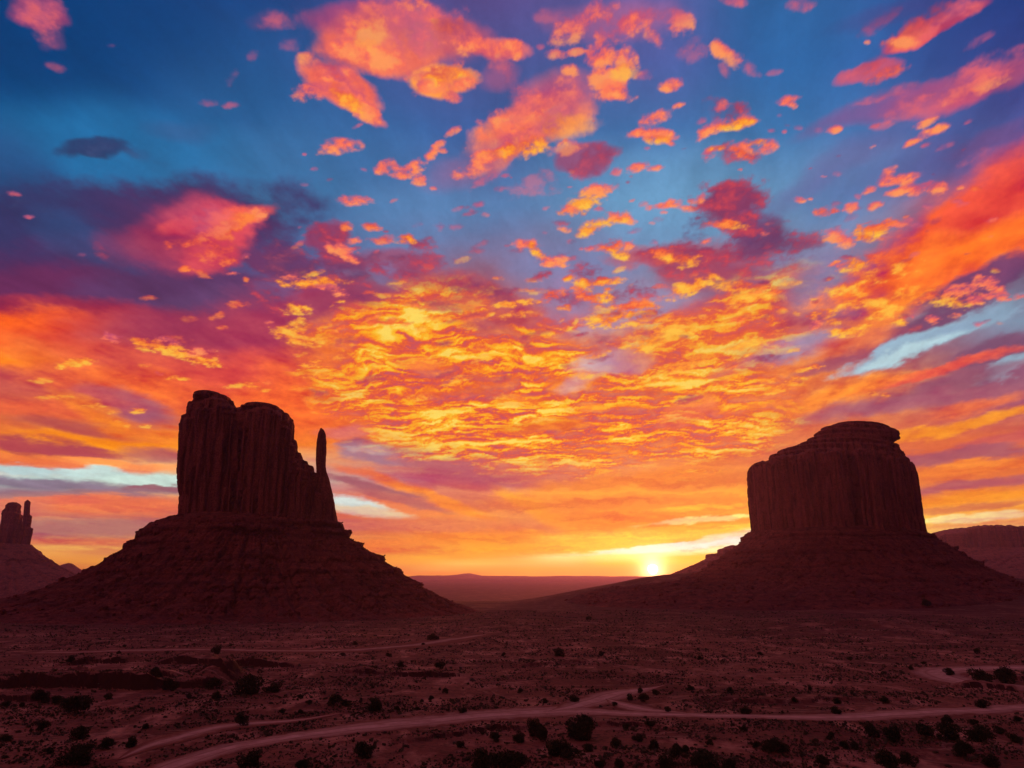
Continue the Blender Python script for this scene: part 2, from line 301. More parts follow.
# x, y, rx, ry, angle, strength, tint (0 salmon, 1 golden, 2 crimson dark, 3 pink, 4 dark purple, 5 orange red)
PUFF = [
    # dark and crimson undersides first
    (590, 166, 24, 12, 20, .6, 2), (592, 198, 26, 9, 30, .5, 2), (604, 152, 16, 7, 0, .4, 2),
    (730, 196, 34, 15, 8, .95, 2), (742, 215, 26, 12, -10, .95, 2), (712, 200, 18, 10, 30, .8, 2), (757, 192, 16, 10, 0, .8, 2), (700, 222, 16, 8, 30, .6, 4), (690, 238, 14, 6, 0, .5, 4),
    (735, 243, 18, 9, 30, .9, 2), (766, 240, 30, 10, 0, .85, 4), (800, 238, 20, 8, 10, .8, 2), (786, 246, 30, 8, 0, .7, 4), (745, 228, 24, 8, 0, .8, 2), (775, 222, 12, 5, 0, .5, 4),
    (675, 252, 34, 9, 4, .95, 2), (650, 254, 22, 6, 8, .9, 2), (640, 290, 16, 8, 0, .9, 2), (617, 297, 14, 6, 0, .8, 2), (700, 262, 40, 12, 10, .85, 2), (760, 262, 40, 14, 0, .75, 2),
    (555, 298, 12, 5, 0, .5, 2), (572, 300, 14, 8, 0, .7, 2), (590, 276, 16, 10, -20, .8, 2), (550, 292, 10, 5, 0, .4, 2), (532, 305, 10, 4, 0, .4, 2),
    (276, 262, 34, 12, -18, .95, 4), (262, 250, 18, 6, 20, .7, 4), (290, 275, 30, 10, -10, .9, 4), (325, 240, 22, 14, -10, .9, 2), (335, 258, 24, 8, -8, .9, 2), (322, 268, 30, 8, 0, .8, 4),
    (300, 250, 20, 6, 0, .5, 4), (378, 268, 12, 7, 0, .9, 2), (374, 256, 8, 4, 20, .6, 4), (420, 245, 12, 6, 0, .9, 2), (425, 262, 24, 8, 0, .8, 2), (405, 275, 18, 7, 0, .8, 2), (468, 286, 30, 7, -12, .9, 2),
    (440, 306, 30, 6, -10, .7, 2), (396, 258, 8, 4, 0, .6, 4), (275, 300, 26, 10, -30, .8, 2), (340, 283, 28, 9, 0, .8, 2), (360, 300, 30, 8, 0, .6, 2), (355, 278, 20, 6, 20, .7, 4),
    (102, 146, 20, 6, 4, .7, 6), (122, 150, 18, 4, -20, .5, 6), (140, 155, 26, 5, -18, .35, 6), (90, 152, 16, 5, 0, .5, 6), (60, 196, 20, 10, 20, .4, 6), (30, 205, 24, 10, -20, .4, 6),
    # top left and centre
    (35, 12, 24, 14, -20, .75, 3), (44, 30, 14, 10, -50, .5, 3), (52, 44, 8, 5, -40, .3, 3), (54, 66, 10, 4, -20, .35, 3), (108, 46, 6, 2, 0, .2, 3),
    (270, 20, 14, 8, 10, .35, 3), (290, 44, 10, 6, 0, .3, 3), (254, 55, 6, 5, 40, .35, 3), (232, 77, 8, 5, 60, .25, 3), (207, 102, 10, 4, 0, .4, 3), (231, 105, 8, 3.5, 0, .65, 3), (285, 20, 26, 9, 0, .3, 3),
    (362, 36, 34, 26, 30, .9, 0), (400, 22, 40, 26, 0, .75, 3), (425, 12, 30, 14, -10, .8, 3), (412, 2, 14, 8, 0, .9, 0), (350, 52, 30, 12, -10, .9, 0), (385, 58, 34, 14, 0, .95, 0), (372, 30, 18, 16, 20, .35, 1),
    (420, 42, 26, 18, 0, .7, 3), (455, 34, 26, 14, -20, .9, 0), (448, 28, 18, 9, 0, .7, 2), (470, 42, 16, 8, -10, .9, 0), (492, 47, 20, 8, -18, .95, 0), (508, 45, 10, 6, 0, .9, 0), (440, 76, 30, 14, 0, 1, 0), (445, 74, 22, 10, 0, .95, 1),
    (420, 88, 12, 7, 30, .9, 0), (462, 84, 16, 7, 10, .9, 0), (452, 96, 10, 6, 0, .85, 0), (500, 62, 12, 9, 0, .5, 3), (512, 78, 8, 12, 20, .4, 3),
    (312, 60, 12, 7, 0, .85, 0), (325, 70, 16, 8, -10, .9, 0), (316, 92, 22, 9, 8, 1, 0), (340, 88, 26, 14, -35, 1, 0), (358, 104, 22, 10, -38, 1, 0), (372, 118, 12, 6, -40, .95, 0), (345, 100, 20, 7, -38, .9, 1), (340, 70, 12, 6, 0, .7, 3), (352, 76, 12, 6, -40, .8, 0),
    (338, 147, 20, 7, 8, 1, 0), (353, 201, 18, 4.5, 0, 1, 0), (315, 170, 4, 2, 0, .7, 3), (305, 155, 2.5, 1.5, 0, .8, 3),
    (385, 166, 12, 6, 25, 1, 0), (398, 172, 16, 7, -8, 1, 0), (416, 168, 14, 7, 30, 1, 0), (432, 154, 10, 5, 60, 1, 0), (438, 146, 8, 4, 40, .9, 0), (420, 181, 7, 6, 0, .9, 0), (452, 131, 8, 4, 20, .8, 0), (435, 188, 4, 2, 0, .8, 0), (366, 170, 4, 2, -20, .7, 3), (443, 150, 4, 3, 0, .8, 0),
    # the big diagonal cloud
    (515, 122, 40, 22, 35, .85, 0), (545, 108, 34, 18, 40, .75, 0), (500, 150, 34, 12, 22, .95, 0), (525, 138, 40, 16, 18, .95, 0), (520, 150, 36, 9, 12, 1, 1), (478, 166, 22, 8, 25, .85, 0), (560, 120, 26, 14, 30, .7, 3), (572, 95, 24, 14, 40, .5, 3), (568, 150, 16, 7, 10, .6, 0), (486, 178, 16, 5, 35, .6, 3), (520, 100, 20, 18, 30, .6, 3), (505, 176, 5, 2, 0, .7, 0), (498, 190, 6, 3, 0, .7, 3), (540, 185, 26, 10, 10, .4, 3),
    (515, 49, 8, 10, -60, .95, 0), (550, 15, 14, 7, 0, .35, 3), (540, 47, 5, 3, 0, .5, 3), (557, 55, 11, 5, 0, .75, 0), (578, 52, 8, 4, 10, .8, 0), (573, 70, 10, 6, 0, .9, 0),
    (578, 26, 22, 12, 30, .8, 0), (600, 10, 20, 12, 20, .75, 0), (622, 26, 24, 11, 0, .95, 0), (640, 20, 20, 10, 0, .8, 0), (654, 38, 12, 8, -50, .75, 0), (678, 26, 14, 12, 10, .85, 0), (670, 18, 16, 8, 0, .7, 3), (612, 34, 18, 8, 0, .9, 0), (690, 54, 14, 7, 0, .35, 3),
    (608, 50, 16, 12, 25, 1, 0), (600, 60, 12, 9, 40, 1, 0), (625, 58, 12, 12, 0, .9, 0), (610, 80, 20, 12, 0, .95, 0), (615, 94, 16, 10, 0, 1, 0), (628, 72, 12, 8, 0, .6, 1), (645, 74, 12, 5, 10, .6, 3), (671, 83, 12, 6, 8, .95, 0), (668, 88, 8, 4, 0, .9, 0),
    (655, 116, 15, 8, 20, 1, 0), (646, 122, 10, 7, 30, 1, 0), (655, 134, 18, 7, -6, 1, 0), (638, 133, 14, 4, 12, 1, 0), (675, 105, 7, 3, 15, .95, 0), (668, 142, 6, 3, -20, .9, 0), (656, 140, 12, 4, 0, .9, 1), (646, 148, 3, 2, 0, .7, 3), (615, 153, 8, 6, 0, .5, 2), (638, 168, 12, 4, 18, .95, 0), (655, 167, 8, 3, 15, .9, 0), (618, 172, 8, 4, 20, .8, 0),
    (722, 50, 10, 8, -20, .95, 0), (732, 58, 12, 8, -40, .8, 0), (748, 68, 12, 6, -35, .6, 3), (725, 70, 8, 5, -60, .5, 3), (690, 45, 12, 5, 30, .35, 3), (702, 50, 6, 6, 0, .4, 3), (735, 2, 14, 5, -8, .8, 3), (803, 4, 14, 8, 5, .75, 3),
    (728, 112, 22, 10, -14, .9, 2), (722, 106, 10, 5, 20, .85, 0), (745, 118, 10, 6, 0, .95, 0), (715, 126, 18, 6, 22, 1, 0), (735, 124, 20, 6, 8, 1, 1), (702, 133, 10, 4, 40, .95, 0), (700, 120, 6, 3, 20, .8, 3), (735, 152, 24, 9, -4, .9, 2),
    (708, 154, 12, 6, 28, 1, 0), (745, 146, 18, 7, 4, 1, 0), (768, 147, 10, 6, 20, .95, 0), (740, 153, 12, 5, -30, .9, 5), (716, 148, 8, 4, 0, 1, 1), (755, 142, 10, 4, 0, 1, 1), (788, 100, 12, 5, 10, 1, 0), (792, 104, 6, 4, -20, .95, 0), (780, 115, 4, 2, 0, .4, 3),
    # below: middle row
    (588, 200, 22, 7, 18, 1, 1), (600, 190, 16, 7, 10, 1, 0), (578, 208, 18, 6, 20, .95, 1), (570, 210, 10, 4, -10, .9, 0), (600, 223, 26, 6, 18, 1, 1), (620, 218, 14, 5, -10, .95, 0), (585, 232, 16, 5, 12, .95, 1), (565, 230, 8, 3, -10, .9, 0), (545, 233, 3, 2, 0, .5, 3),
    (526, 244, 14, 5, 0, 1, 0), (538, 252, 14, 5, -42, 1, 1), (552, 262, 14, 5, -8, 1, 0), (560, 258, 8, 4, 0, .9, 0), (612, 246, 14, 6, 10, 1, 5), (618, 254, 12, 5, -20, 1, 1), (628, 247, 6, 4, 30, .9, 0), (581, 249, 3, 2, 0, .8, 0), (590, 249, 5, 2.5, 0, .8, 0),
    (662, 206, 14, 3.5, 8, .95, 0), (676, 203, 10, 4.5, 5, .95, 0), (685, 208, 6, 3, 0, .8, 0), (618, 222, 10, 3, 20, .8, 1), (665, 212, 4, 2, 0, .7, 0),
    (570, 278, 8, 3, 10, 1, 1), (584, 284, 12, 6, -30, 1, 1), (598, 280, 10, 7, 0, 1, 5), (600, 298, 14, 5, 0, 1, 1), (586, 296, 14, 6, -30, .95, 5), (606, 288, 6, 6, 0, .95, 1), (552, 296, 14, 5, 20, .9, 5), (566, 308, 8, 3, 0, .9, 1),
    (618, 316, 26, 6, 18, 1, 1), (600, 321, 16, 5, -18, 1, 1), (640, 309, 20, 6, 6, 1, 1), (630, 306, 20, 5, 10, .95, 5), (652, 311, 10, 3, -14, .95, 1),
    (672, 258, 22, 6, -4, 1, 1), (660, 252, 16, 5, 6, .95, 5), (690, 262, 14, 6, 10, .9, 1), (735, 225, 12, 4, 0, .95, 1), (722, 224, 14, 4, 0, .8, 5), (706, 241, 6, 3, 30, .9, 0), (764, 234, 5, 3, 20, .85, 0), (702, 198, 6, 5, 40, .85, 0),
    (690, 288, 24, 7, 22, 1, 1), (705, 282, 16, 6, 25, .95, 1), (740, 288, 26, 7, -6, .9, 1), (752, 300, 28, 7, 8, .9, 1), (640, 322, 20, 5, 10, .9, 1), (680, 325, 22, 6, 12, .9, 1), (672, 334, 26, 6, 6, .95, 1), (745, 345, 20, 5, 12, .95, 1), (650, 345, 18, 6, 15, 1, 1), (690, 362, 18, 5, 14, 1, 1), (682, 368, 14, 4, 10, .95, 1),
    # right hand
    (903, 178, 18, 6, 12, 1, 0), (888, 176, 12, 7, 45, .95, 0), (920, 188, 24, 5, 10, 1, 0), (936, 188, 12, 8, 0, .95, 0), (896, 192, 12, 4, 15, .95, 0), (912, 190, 8, 7, -20, .9, 0), (870, 191, 8, 4, 20, .9, 0), (858, 197, 4, 3, 0, .8, 3), (958, 187, 5, 2, 10, .8, 0), (976, 188, 6, 3, 0, .9, 5), (800, 199, 6, 3, 0, .9, 0), (812, 198, 3, 1.5, 0, .8, 0),
    (924, 122, 14, 3.5, 25, .95, 0), (932, 130, 20, 4, 24, 1, 0), (914, 140, 12, 3.5, 30, .95, 0), (926, 144, 6, 2.5, 15, .85, 3), (966, 121, 5, 2, 25, .8, 3), (944, 145, 10, 3, 25, .4, 3), (836, 130, 9, 3.5, 18, .95, 0), (820, 130, 6, 3, 0, .35, 3), (800, 127, 5, 2.5, 0, .45, 3), (785, 131, 3, 2, 0, .7, 0), (772, 130, 4, 2, 0, .7, 3), (840, 173, 5, 2.5, 0, .5, 3), (775, 72, 8, 3, 10, .5, 3),
    (915, 30, 24, 9, 30, .85, 5), (940, 20, 30, 10, 30, .85, 3), (925, 22, 34, 9, 32, .8, 2), (905, 40, 14, 6, 0, .85, 0), (965, 8, 18, 8, 20, .7, 3), (880, 22, 20, 6, 35, .45, 2), (868, 42, 3, 2, 0, .7, 0), (888, 74, 22, 6, 24, .85, 5), (862, 72, 18, 5, 20, .75, 3), (872, 66, 16, 6, 35, .6, 2),
    (955, 82, 44, 12, 16, .8, 3), (965, 88, 36, 9, 14, .75, 0), (930, 98, 44, 9, 22, .55, 3), (990, 66, 34, 12, 24, .5, 3), (900, 90, 24, 6, 12, .6, 3), (870, 100, 16, 4, 18, .7, 3), (980, 40, 16, 4, 30, .5, 3), (1015, 50, 14, 6, 24, .6, 3), (880, 125, 12, 4, 12, .5, 3), (975, 155, 20, 5, 28, .35, 3),
    (826, 210, 12, 5, 8, .9, 5), (850, 208, 8, 5, 20, .9, 0), (873, 207, 10, 3.5, 20, .9, 0), (836, 236, 16, 7, -10, .95, 0), (846, 242, 10, 6, 0, .9, 0), (870, 232, 18, 7, 14, 1, 1), (880, 226, 20, 5, 10, .95, 5), (862, 240, 8, 4, 0, .9, 1), (899, 226, 12, 3, 8, .85, 0), (907, 221, 6, 3, 8, .8, 3), (915, 226, 10, 3, 0, .6, 3),
    (838, 265, 10, 4, 10, .9, 0), (855, 264, 20, 6, 8, .95, 1), (875, 258, 14, 5, 8, .9, 5), (880, 272, 30, 10, 14, .8, 1), (850, 285, 24, 7, 18, .9, 1), (870, 300, 34, 9, 6, .9, 1), (885, 312, 26, 6, 8, .85, 1), (905, 295, 24, 8, 8, .7, 1), (822, 315, 14, 5, 8, 1, 1), (832, 322, 8, 4, 0, .9, 1), (815, 324, 12, 4, 30, .9, 0), (845, 332, 20, 5, 4, 1, 1), (862, 326, 10, 4, 6, .95, 1),
    (898, 323, 10, 3.5, 0, 1, 1), (932, 319, 8, 3.5, 0, 1, 0), (955, 315, 7, 2.5, 0, 1, 0), (950, 300, 26, 8, 0, .9, 1), (960, 292, 20, 6, 10, .85, 0), (928, 298, 16, 5, 20, .8, 5), (974, 300, 10, 4, -10, .9, 0), (985, 282, 12, 5, 10, .95, 0), (995, 290, 12, 5, -20, .95, 0), (1003, 297, 10, 4, 0, .9, 0), (990, 297, 8, 3, 0, .9, 0), (978, 278, 6, 3, 0, .9, 0), (1020, 296, 10, 3, 10, .7, 0), (978, 324, 8, 3, 4, .8, 3), (912, 317, 2.5, 1.5, 0, .8, 0),
    (805, 368, 16, 3, 6, .95, 1), (798, 377, 9, 3.5, 6, 1, 1), (814, 366, 8, 3, 4, .95, 1), (780, 386, 10, 2, 8, .8, 1), (886, 395, 5, 2, 0, .9, 1), (870, 394, 10, 3, 6, .6, 1),
    # left: bright bits on the dark mass
    (248, 214, 14, 5, 20, .95, 0), (235, 222, 18, 7, 24, .95, 5), (222, 232, 16, 10, 10, .8, 5), (175, 244, 10, 4, -8, .85, 5), (190, 240, 22, 6, 14, .8, 5), (210, 224, 20, 14, 20, .5, 3), (216, 250, 20, 12, 0, .6, 5), (186, 269, 8, 3, 0, .95, 5), (200, 273, 10, 4, -30, .6, 5), (228, 262, 10, 5, 0, .8, 5),
    (30, 218, 6, 2, 0, .8, 3), (13, 194, 7, 2.5, -10, .7, 3), (82, 256, 5, 2, 0, .35, 3), (234, 274, 8, 2, 5, .95, 0), (246, 280, 4, 2.5, 0, .8, 5), (151, 297, 9, 3, 0, .55, 5), (237, 304, 10, 4, 0, .7, 5), (218, 315, 8, 3, 20, .7, 5), (190, 318, 8, 4, 0, .35, 5), (222, 327, 6, 3, 0, .6, 5), (103, 251, 10, 7, -40, .4, 2), (247, 255, 6, 3, 10, .8, 0),
    (260, 216, 6, 5, 30, .9, 0), (345, 226, 9, 4, -14, .9, 5), (371, 227, 10, 4.5, -6, .95, 5), (380, 240, 12, 3.5, 0, .8, 5), (406, 239, 11, 5, 0, 1, 1), (355, 241, 6, 3.5, 0, .9, 0), (340, 250, 16, 6, -10, .95, 0), (350, 258, 10, 5, -30, 1, 0), (430, 246, 10, 6, 0, .6, 2), (440, 228, 6, 4, -20, .6, 3), (454, 228, 8, 3, 0, .5, 3), (478, 205, 6, 3, 10, .8, 3), (470, 211, 8, 2.5, 25, .4, 3),
    (315, 283, 30, 6, 0, 1, 1), (330, 288, 16, 4, -5, 1, 0), (290, 278, 10, 3, -8, .9, 0), (340, 294, 9, 3.5, -14, 1, 0), (298, 308, 16, 6, -2, 1, 1), (290, 335, 20, 7, -10, .9, 1), (300, 343, 14, 4, -8, .9, 1), (296, 322, 10, 6, 10, .85, 1), (310, 364, 12, 5.5, 8, 1, 1), (267, 322, 5, 2, 0, .7, 0), (266, 383, 6, 3, -10, .8, 5),
    (265, 390, 5, 3, 10, .8, 1), (140, 341, 12, 4, -10, 1, 1), (152, 345, 20, 6, -6, 1, 1), (172, 350, 22, 6, -12, 1, 1), (192, 357, 18, 5, -18, 1, 1), (206, 361, 16, 4, -16, 1, 1), (170, 341, 12, 3, -12, .9, 0), (110, 337, 10, 4, -10, .95, 0), (200, 352, 12, 4, 8, .9, 0), (215, 357, 4, 2.5, 0, .95, 1), (180, 339, 14, 4, -8, .4, 5),
    (74, 363, 20, 4.5, 4, .95, 1), (64, 366, 10, 3, 0, .9, 1), (40, 380, 16, 3, 2, .6, 1), (178, 378, 12, 3.5, 3, 1, 1), (160, 374, 5, 2, -10, .8, 0), (143, 366, 6, 2, 0, .5, 1), (240, 385, 14, 3, 6, .8, 1), (252, 387, 8, 2.5, 0, .8, 1), (55, 397, 20, 3, 0, .6, 1),
    (137, 411, 8, 3, 0, .9, 1), (146, 426, 6, 2.5, 0, .8, 1), (128, 426, 5, 2, -8, .8, 1), (118, 421, 5, 2, 0, .7, 1), (110, 412, 8, 2, -8, .6, 1), (94, 406, 12, 2.5, 0, .6, 1),
]
# rippled fields of small cloud: x, y, rx, ry, angle, strength
FIELD = [
    (410, 315, 70, 26, 10, .9), (370, 335, 60, 26, 0, .9), (440, 345, 100, 34, -5, .95), (380, 375, 60, 26, -5, .8), (470, 385, 130, 34, -8, 1), (440, 420, 90, 22, -10, .95), (540, 370, 110, 34, 0, .95), (560, 425, 150, 34, 0, 1),
    (530, 330, 60, 18, 0, .85), (590, 340, 50, 12, 5, .7), (620, 345, 50, 20, 0, .6), (620, 400, 70, 24, 0, .85), (660, 430, 90, 28, 8, .9), (700, 390, 70, 30, 20, .85), (700, 345, 80, 22, 15, .8), (740, 315, 70, 26, 15, .8), (775, 300, 30, 18, 30, .7),
    (720, 440, 60, 20, 20, .8), (760, 400, 40, 26, 25, .6), (560, 455, 120, 9, 0, .7), (640, 460, 90, 8, 8, .7), (480, 440, 60, 16, -14, .9),
]


# thin places in the rippled fields
GAPS = [(612, 360, 40, 12, 8, .9), (575, 384, 26, 7, 16, .7), (560, 300, 40, 14, 0, .9), (655, 300, 34, 12, 0, .8), (600, 330, 40, 6, 5, .6), (476, 322, 16, 7, -25, .8), (740, 365, 30, 8, 15, .5), (640, 335, 30, 6, 0, .5),
        (690, 410, 30, 12, 30, .6), (330, 350, 20, 14, 0, .5), (520, 400, 26, 6, 0, .4), (420, 362, 24, 6, 0, .5), (800, 300, 22, 20, 40, .6), (455, 300, 24, 8, 0, .6), (585, 408, 20, 5, 0, .4), (535, 425, 40, 5, 6, .5), (680, 465, 60, 6, 4, .6)]

AZ0, AZ1, EL0, EL1 = -46.0, 46.0, 0.0, 48.0
SKY_NA, SKY_NE = 1040, 560


def edge(q, soft):
    t = np.clip(q / soft + 0.5, 0, 1)
    return t * t * (3 - 2 * t)


def ell(X, Y, x, y, rx, ry, ang):
    a = math.radians(ang)
    dx, dy = X - x, -(Y - y)
    u = (dx * math.cos(a) + dy * math.sin(a)) / rx
    v = (-dx * math.sin(a) + dy * math.cos(a)) / ry
    return u, v


def paint_sky():
    """colour of the evening sky (linear RGB) on a grid over azimuth and elevation"""
    az = np.linspace(AZ0, AZ1, SKY_NA)
    el = np.linspace(0, 1, SKY_NE) ** 1.15 * (EL1 - EL0) + EL0
    A, E = np.meshgrid(az, el)
    X, Y = dir_px(A, E)
    ar, er = np.radians(A), np.radians(E)
    dx, dy, dz = np.sin(ar) * np.cos(er), np.cos(ar) * np.cos(er), np.sin(er)
    ca, sa = math.cos(R(SUN_AZ)), math.sin(R(SUN_AZ))
    iz = 1.0 / (dz + 0.10)
    qx, qy = (dx * ca - dy * sa) * iz, (dx * sa + dy * ca) * iz
    k = np.clip((590 - Y) / 260.0, 0.10, 1.0)
    # turbulence on the cloud deck
    W1 = fbm(qx * 4, qy * 2.6, 1.0, 7, 0.58)
    W2 = fbm(qx * 4, qy * 2.6, 11.0, 7, 0.58)
    NX, NY = W1 * 38 * k, W2 * 20 * k
    B1 = fbm(qx * 13, qy * 11, 21.0, 6, 0.58)                      # billows
    B2 = fbm(qx * 30, qy * 26, 31.0, 5, 0.6)
    B3 = fbm(qx * 7, qy * 5, 41.0, 6, 0.6)
    ST_ = fbm(qx * 7 + W2 * .6, qy * 1.4, 51.0, 6, 0.6)            # wind streaks along the sun direction
    LS = fbm((A + 3 * W1) * 0.055, (E + (A + 30) * 0.02) * 0.75 + W2 * 0.8, 61.0, 6, 0.6)   # level streaks low down
    xs = [c[0] for c in SKY_BASE]
    cols = np.stack([vgrad(np.clip(Y + NY * 0.6, 0, 575), c[1]) for c in SKY_BASE])
    fx = np.interp(np.clip(X + NX, 0, 1024), xs, range(len(xs)))
    i0 = np.clip(fx.astype(int), 0, len(xs) - 2)
    fr = (fx - i0)[..., None]
    fr = fr * fr * (3 - 2 * fr)
    ii, jj = np.indices(X.shape)
    S = cols[i0, ii, jj] * (1 - fr) + cols[i0 + 1, ii, jj] * fr
    for n, (x, y, rx, ry, an, c, st, sh) in enumerate(ST):
        u, v = ell(X + NX, Y + NY, x, y, rx, ry, an)
        jag = 0.9 * B3 + 0.5 * B1 + (0.7 * LS if y > 400 else 0.5 * ST_)
        q = 1.0 - (u * u + v * v) * 0.75 + jag * (0.8 if sh > 1.4 else 0.5)
        soft = {1: 2.2, 1.2: 1.7, 1.3: 1.5, 1.5: 1.15, 1.8: 0.85, 2: 0.8}.get(sh, 1.2 / sh + 0.3)
        w = (edge(q - 0.25, soft) * st)[..., None]
        S = S * (1 - w) + lin(c) * w
    # relief and streaks in everything warm
    warm = np.clip((S[..., 0] - S[..., 2]) / 0.4, 0, 1)
    lowf = sst(14, 7, E)
    rel = (0.9 * B3 + 0.55 * B1 + 0.5 * ST_) * (1 - lowf) + LS * 1.1 * lowf
    kk = warm * rel
    S = S * np.stack([1 + 0.45 * kk, 1 + 1.25 * kk, 1 + 0.35 * kk], -1)
    cool = (1 - warm)[..., None] * (0.35 * ST_ + 0.2 * B3)[..., None]
    S = S * (1 + cool)
    # ---- rippled fields
    F = np.zeros(X.shape)
    for (x, y, rx, ry, an, st) in FIELD:
        u, v = ell(X + NX * 0.7, Y + NY * 0.7, x, y, rx, ry, an)
        F = np.maximum(F, edge(1.0 - (u * u + v * v) * 0.62 + 0.8 * B3 + 0.4 * B1, 1.7) * st)
    for (x, y, rx, ry, an, st) in GAPS:
        u, v = ell(X + NX * 0.7, Y + NY * 0.7, x, y, rx, ry, an)
        F = F * (1 - edge(1.0 - (u * u + v * v) * 0.8 + 0.7 * B3, 1.1) * st)
    gx, gy = qx + 0.17 * W1, qy + 0.15 * W2
    RS = fbm(gx * 10, gy * 3.2, 101.0, 6, 0.6)
    BG = fbm(qx * 2.3, qy * 2.6, 91.0, 4, 0.55)
    r1 = fbm(gx * 4.3, gy * 5.6, 71.0, 6, 0.54)
    r1s = fbm(gx * 4.3, (gy + 0.035) * 5.6, 71.0, 6, 0.54)
    r2 = fbm(gx * 9.5, gy * 14, 81.0, 6, 0.6)
    r2s = fbm(gx * 9.5, (gy + 0.018) * 14, 81.0, 6, 0.6)
    dens = 0.58 * r1 + 0.26 * r2 + 0.30 * RS
    litf = np.clip(0.5 + 2.6 * (r1 - r1s) + 1.7 * (r2 - r2s), 0, 1)
    t = np.clip(0.45 + 1.30 * dens + 0.50 * (litf - 0.5) + 0.12 * B2 + 1.15 * BG, 0, 1)
    stops = [0.0, 0.22, 0.40, 0.54, 0.68, 0.85, 1.0]
    rc = np.array([lin(c) for c in [(192, 82, 100), (220, 82, 70), (240, 104, 48), (252, 138, 36), (255, 172, 34), (255, 196, 52), (255, 220, 96)]])
    fc = np.stack([np.interp(t, stops, rc[:, j]) for j in range(3)], -1)
    gap = edge(dens + 0.30 * F + 0.85 * BG - 0.02, 0.42)
    fa = (F * gap)[..., None]
    S = S * (1 - fa) + fc * fa
    # ---- single small clouds
    tint = {0: ((255, 152, 92), (252, 116, 90), (205, 84, 112)), 1: ((255, 192, 70), (255, 148, 50), (225, 84, 60)), 2: ((205, 70, 84), (160, 60, 92), (128, 60, 100)),
            3: ((232, 104, 110), (200, 92, 122), (150, 84, 130)), 4: ((150, 70, 100), (112, 58, 98), (92, 62, 108)), 5: ((255, 132, 66), (240, 92, 62), (190, 66, 80)),
            6: ((62, 78, 122), (52, 66, 110), (46, 74, 122))}

    def puff(x, y, rx, ry, an, st, tn, jg=1.0):
        rmx = max(rx, ry) * 2.0 + 12
        m = (np.abs(X - x) < rmx) & (np.abs(Y - y) < rmx)
        rr_, cc_ = np.nonzero(m)
        if len(rr_) == 0:
            return
        sl = (slice(rr_.min(), rr_.max() + 1), slice(cc_.min(), cc_.max() + 1))
        x_, y_ = X[sl] + NX[sl] * 0.22, Y[sl] + NY[sl] * 0.22
        u, v = ell(x_, y_, x, y, rx * 1.12, ry * 1.15, an)
        r2_ = u * u + v * v
        big = np.clip((min(rx, ry) - 3) / 10, 0.15, 1)
        soft_t = tn in (2, 3, 4, 6)
        q = 1.0 - r2_ * 0.95 + jg * (2.1 * B1[sl] * big + 1.9 * B2[sl] + 0.6 * B3[sl])
        al = edge(q - (0.48 if not soft_t else 0.55), 1.3 if not soft_t else 1.7) * st
        # lit from below, towards the sun
        tone = 0.50 - 0.33 * (Y[sl] * 0 + v) + 0.35 * (q - 0.8) + 0.9 * (B1[sl] - 0.0) + 0.5 * B2[sl] + 1.2 * (r1 - r1s)[sl]
        tone = np.clip(tone, 0, 1)[..., None]
        c2, c1, c0 = [lin(c) for c in tint[tn]]
        col = np.where(tone < 0.5, c0 + (c1 - c0) * tone * 2, c1 + (c2 - c1) * (tone * 2 - 1))
        al = al[..., None]
        S[sl] = S[sl] * (1 - al) + col * al

    rnd = random.Random(77)
    # scatter of flecks between the named clouds
    for _ in range(260):
        x = rnd.uniform(280, 1000)
        y = rnd.uniform(120, 330)
        if y < 200 and rnd.random() < 0.75:
            continue
        s = rnd.uniform(1.6, 4.5) * (1 if y > 200 else 0.6)
        puff(x, y, s * rnd.uniform(1.2, 2.4), s * 0.7, rnd.uniform(-5, 25), rnd.uniform(.3, .8), rnd.choice([0, 3, 5, 2, 2]) if y < 260 else rnd.choice([1, 5, 1, 2]))
    for p in PUFF:
        puff(*p)
    for _ in range(90):
        x = rnd.uniform(300, 800)
        y = rnd.uniform(270, 400)
        s = rnd.uniform(2.5, 6.0)
        puff(x, y, s * rnd.uniform(1.8, 3.4), s * 0.75, rnd.uniform(-5, 20), rnd.uniform(.5, .95), rnd.choice([1, 1, 5, 2]))
    return az, el, np.clip(S, 0, 1.2)


def row_group(T):
    """one elevation row of the sky: colour over azimuth, as its own small node group"""
    ng = bpy.data.node_groups.new('sky_row', 'ShaderNodeTree')
    for nm in ('left', 'right', 'half'):
        ng.interface.new_socket(nm, in_out='INPUT', socket_type='NodeSocketFloat')
    ng.interface.new_socket('color', in_out='OUTPUT', socket_type='NodeSocketColor')
    g = G(ng)
    gi = g.n.new('NodeGroupInput')
    go = g.n.new('NodeGroupOutput')
    h = len(T) // 2
    r = []
    for k, cols in enumerate((T[:h + 1], T[h:])):
        m = len(cols)
        r.append(g.ramp(gi.outputs[k], [(j / (m - 1), cols[j]) for j in range(m)]))
    g.put(go.inputs[0], g.mix(gi.outputs[2], r[0], r[1]))
    return ng


def stack(g, az01l, az01r, half, el, rr, T):
    out = None
    for i, e in enumerate(rr):
        n = g.n.new('ShaderNodeGroup')
        n.node_tree = row_group(T[i])
        g.put(n.inputs[0], az01l)
        g.put(n.inputs[1], az01r)
        g.put(n.inputs[2], half)
        row = n.outputs[0]
        if out is None:
            out = row
        else:
            out = g.mix(g.rng(el, float(rr[i - 1]), float(e)), out, row)
    return out



SKY_AZ, SKY_ELS, SKY_RGB = paint_sky()
SUN_DIR = (math.sin(R(SUN_AZ)) * math.cos(R(SUN_EL)), math.cos(R(SUN_AZ)) * math.cos(R(SUN_EL)), math.sin(R(SUN_EL)))


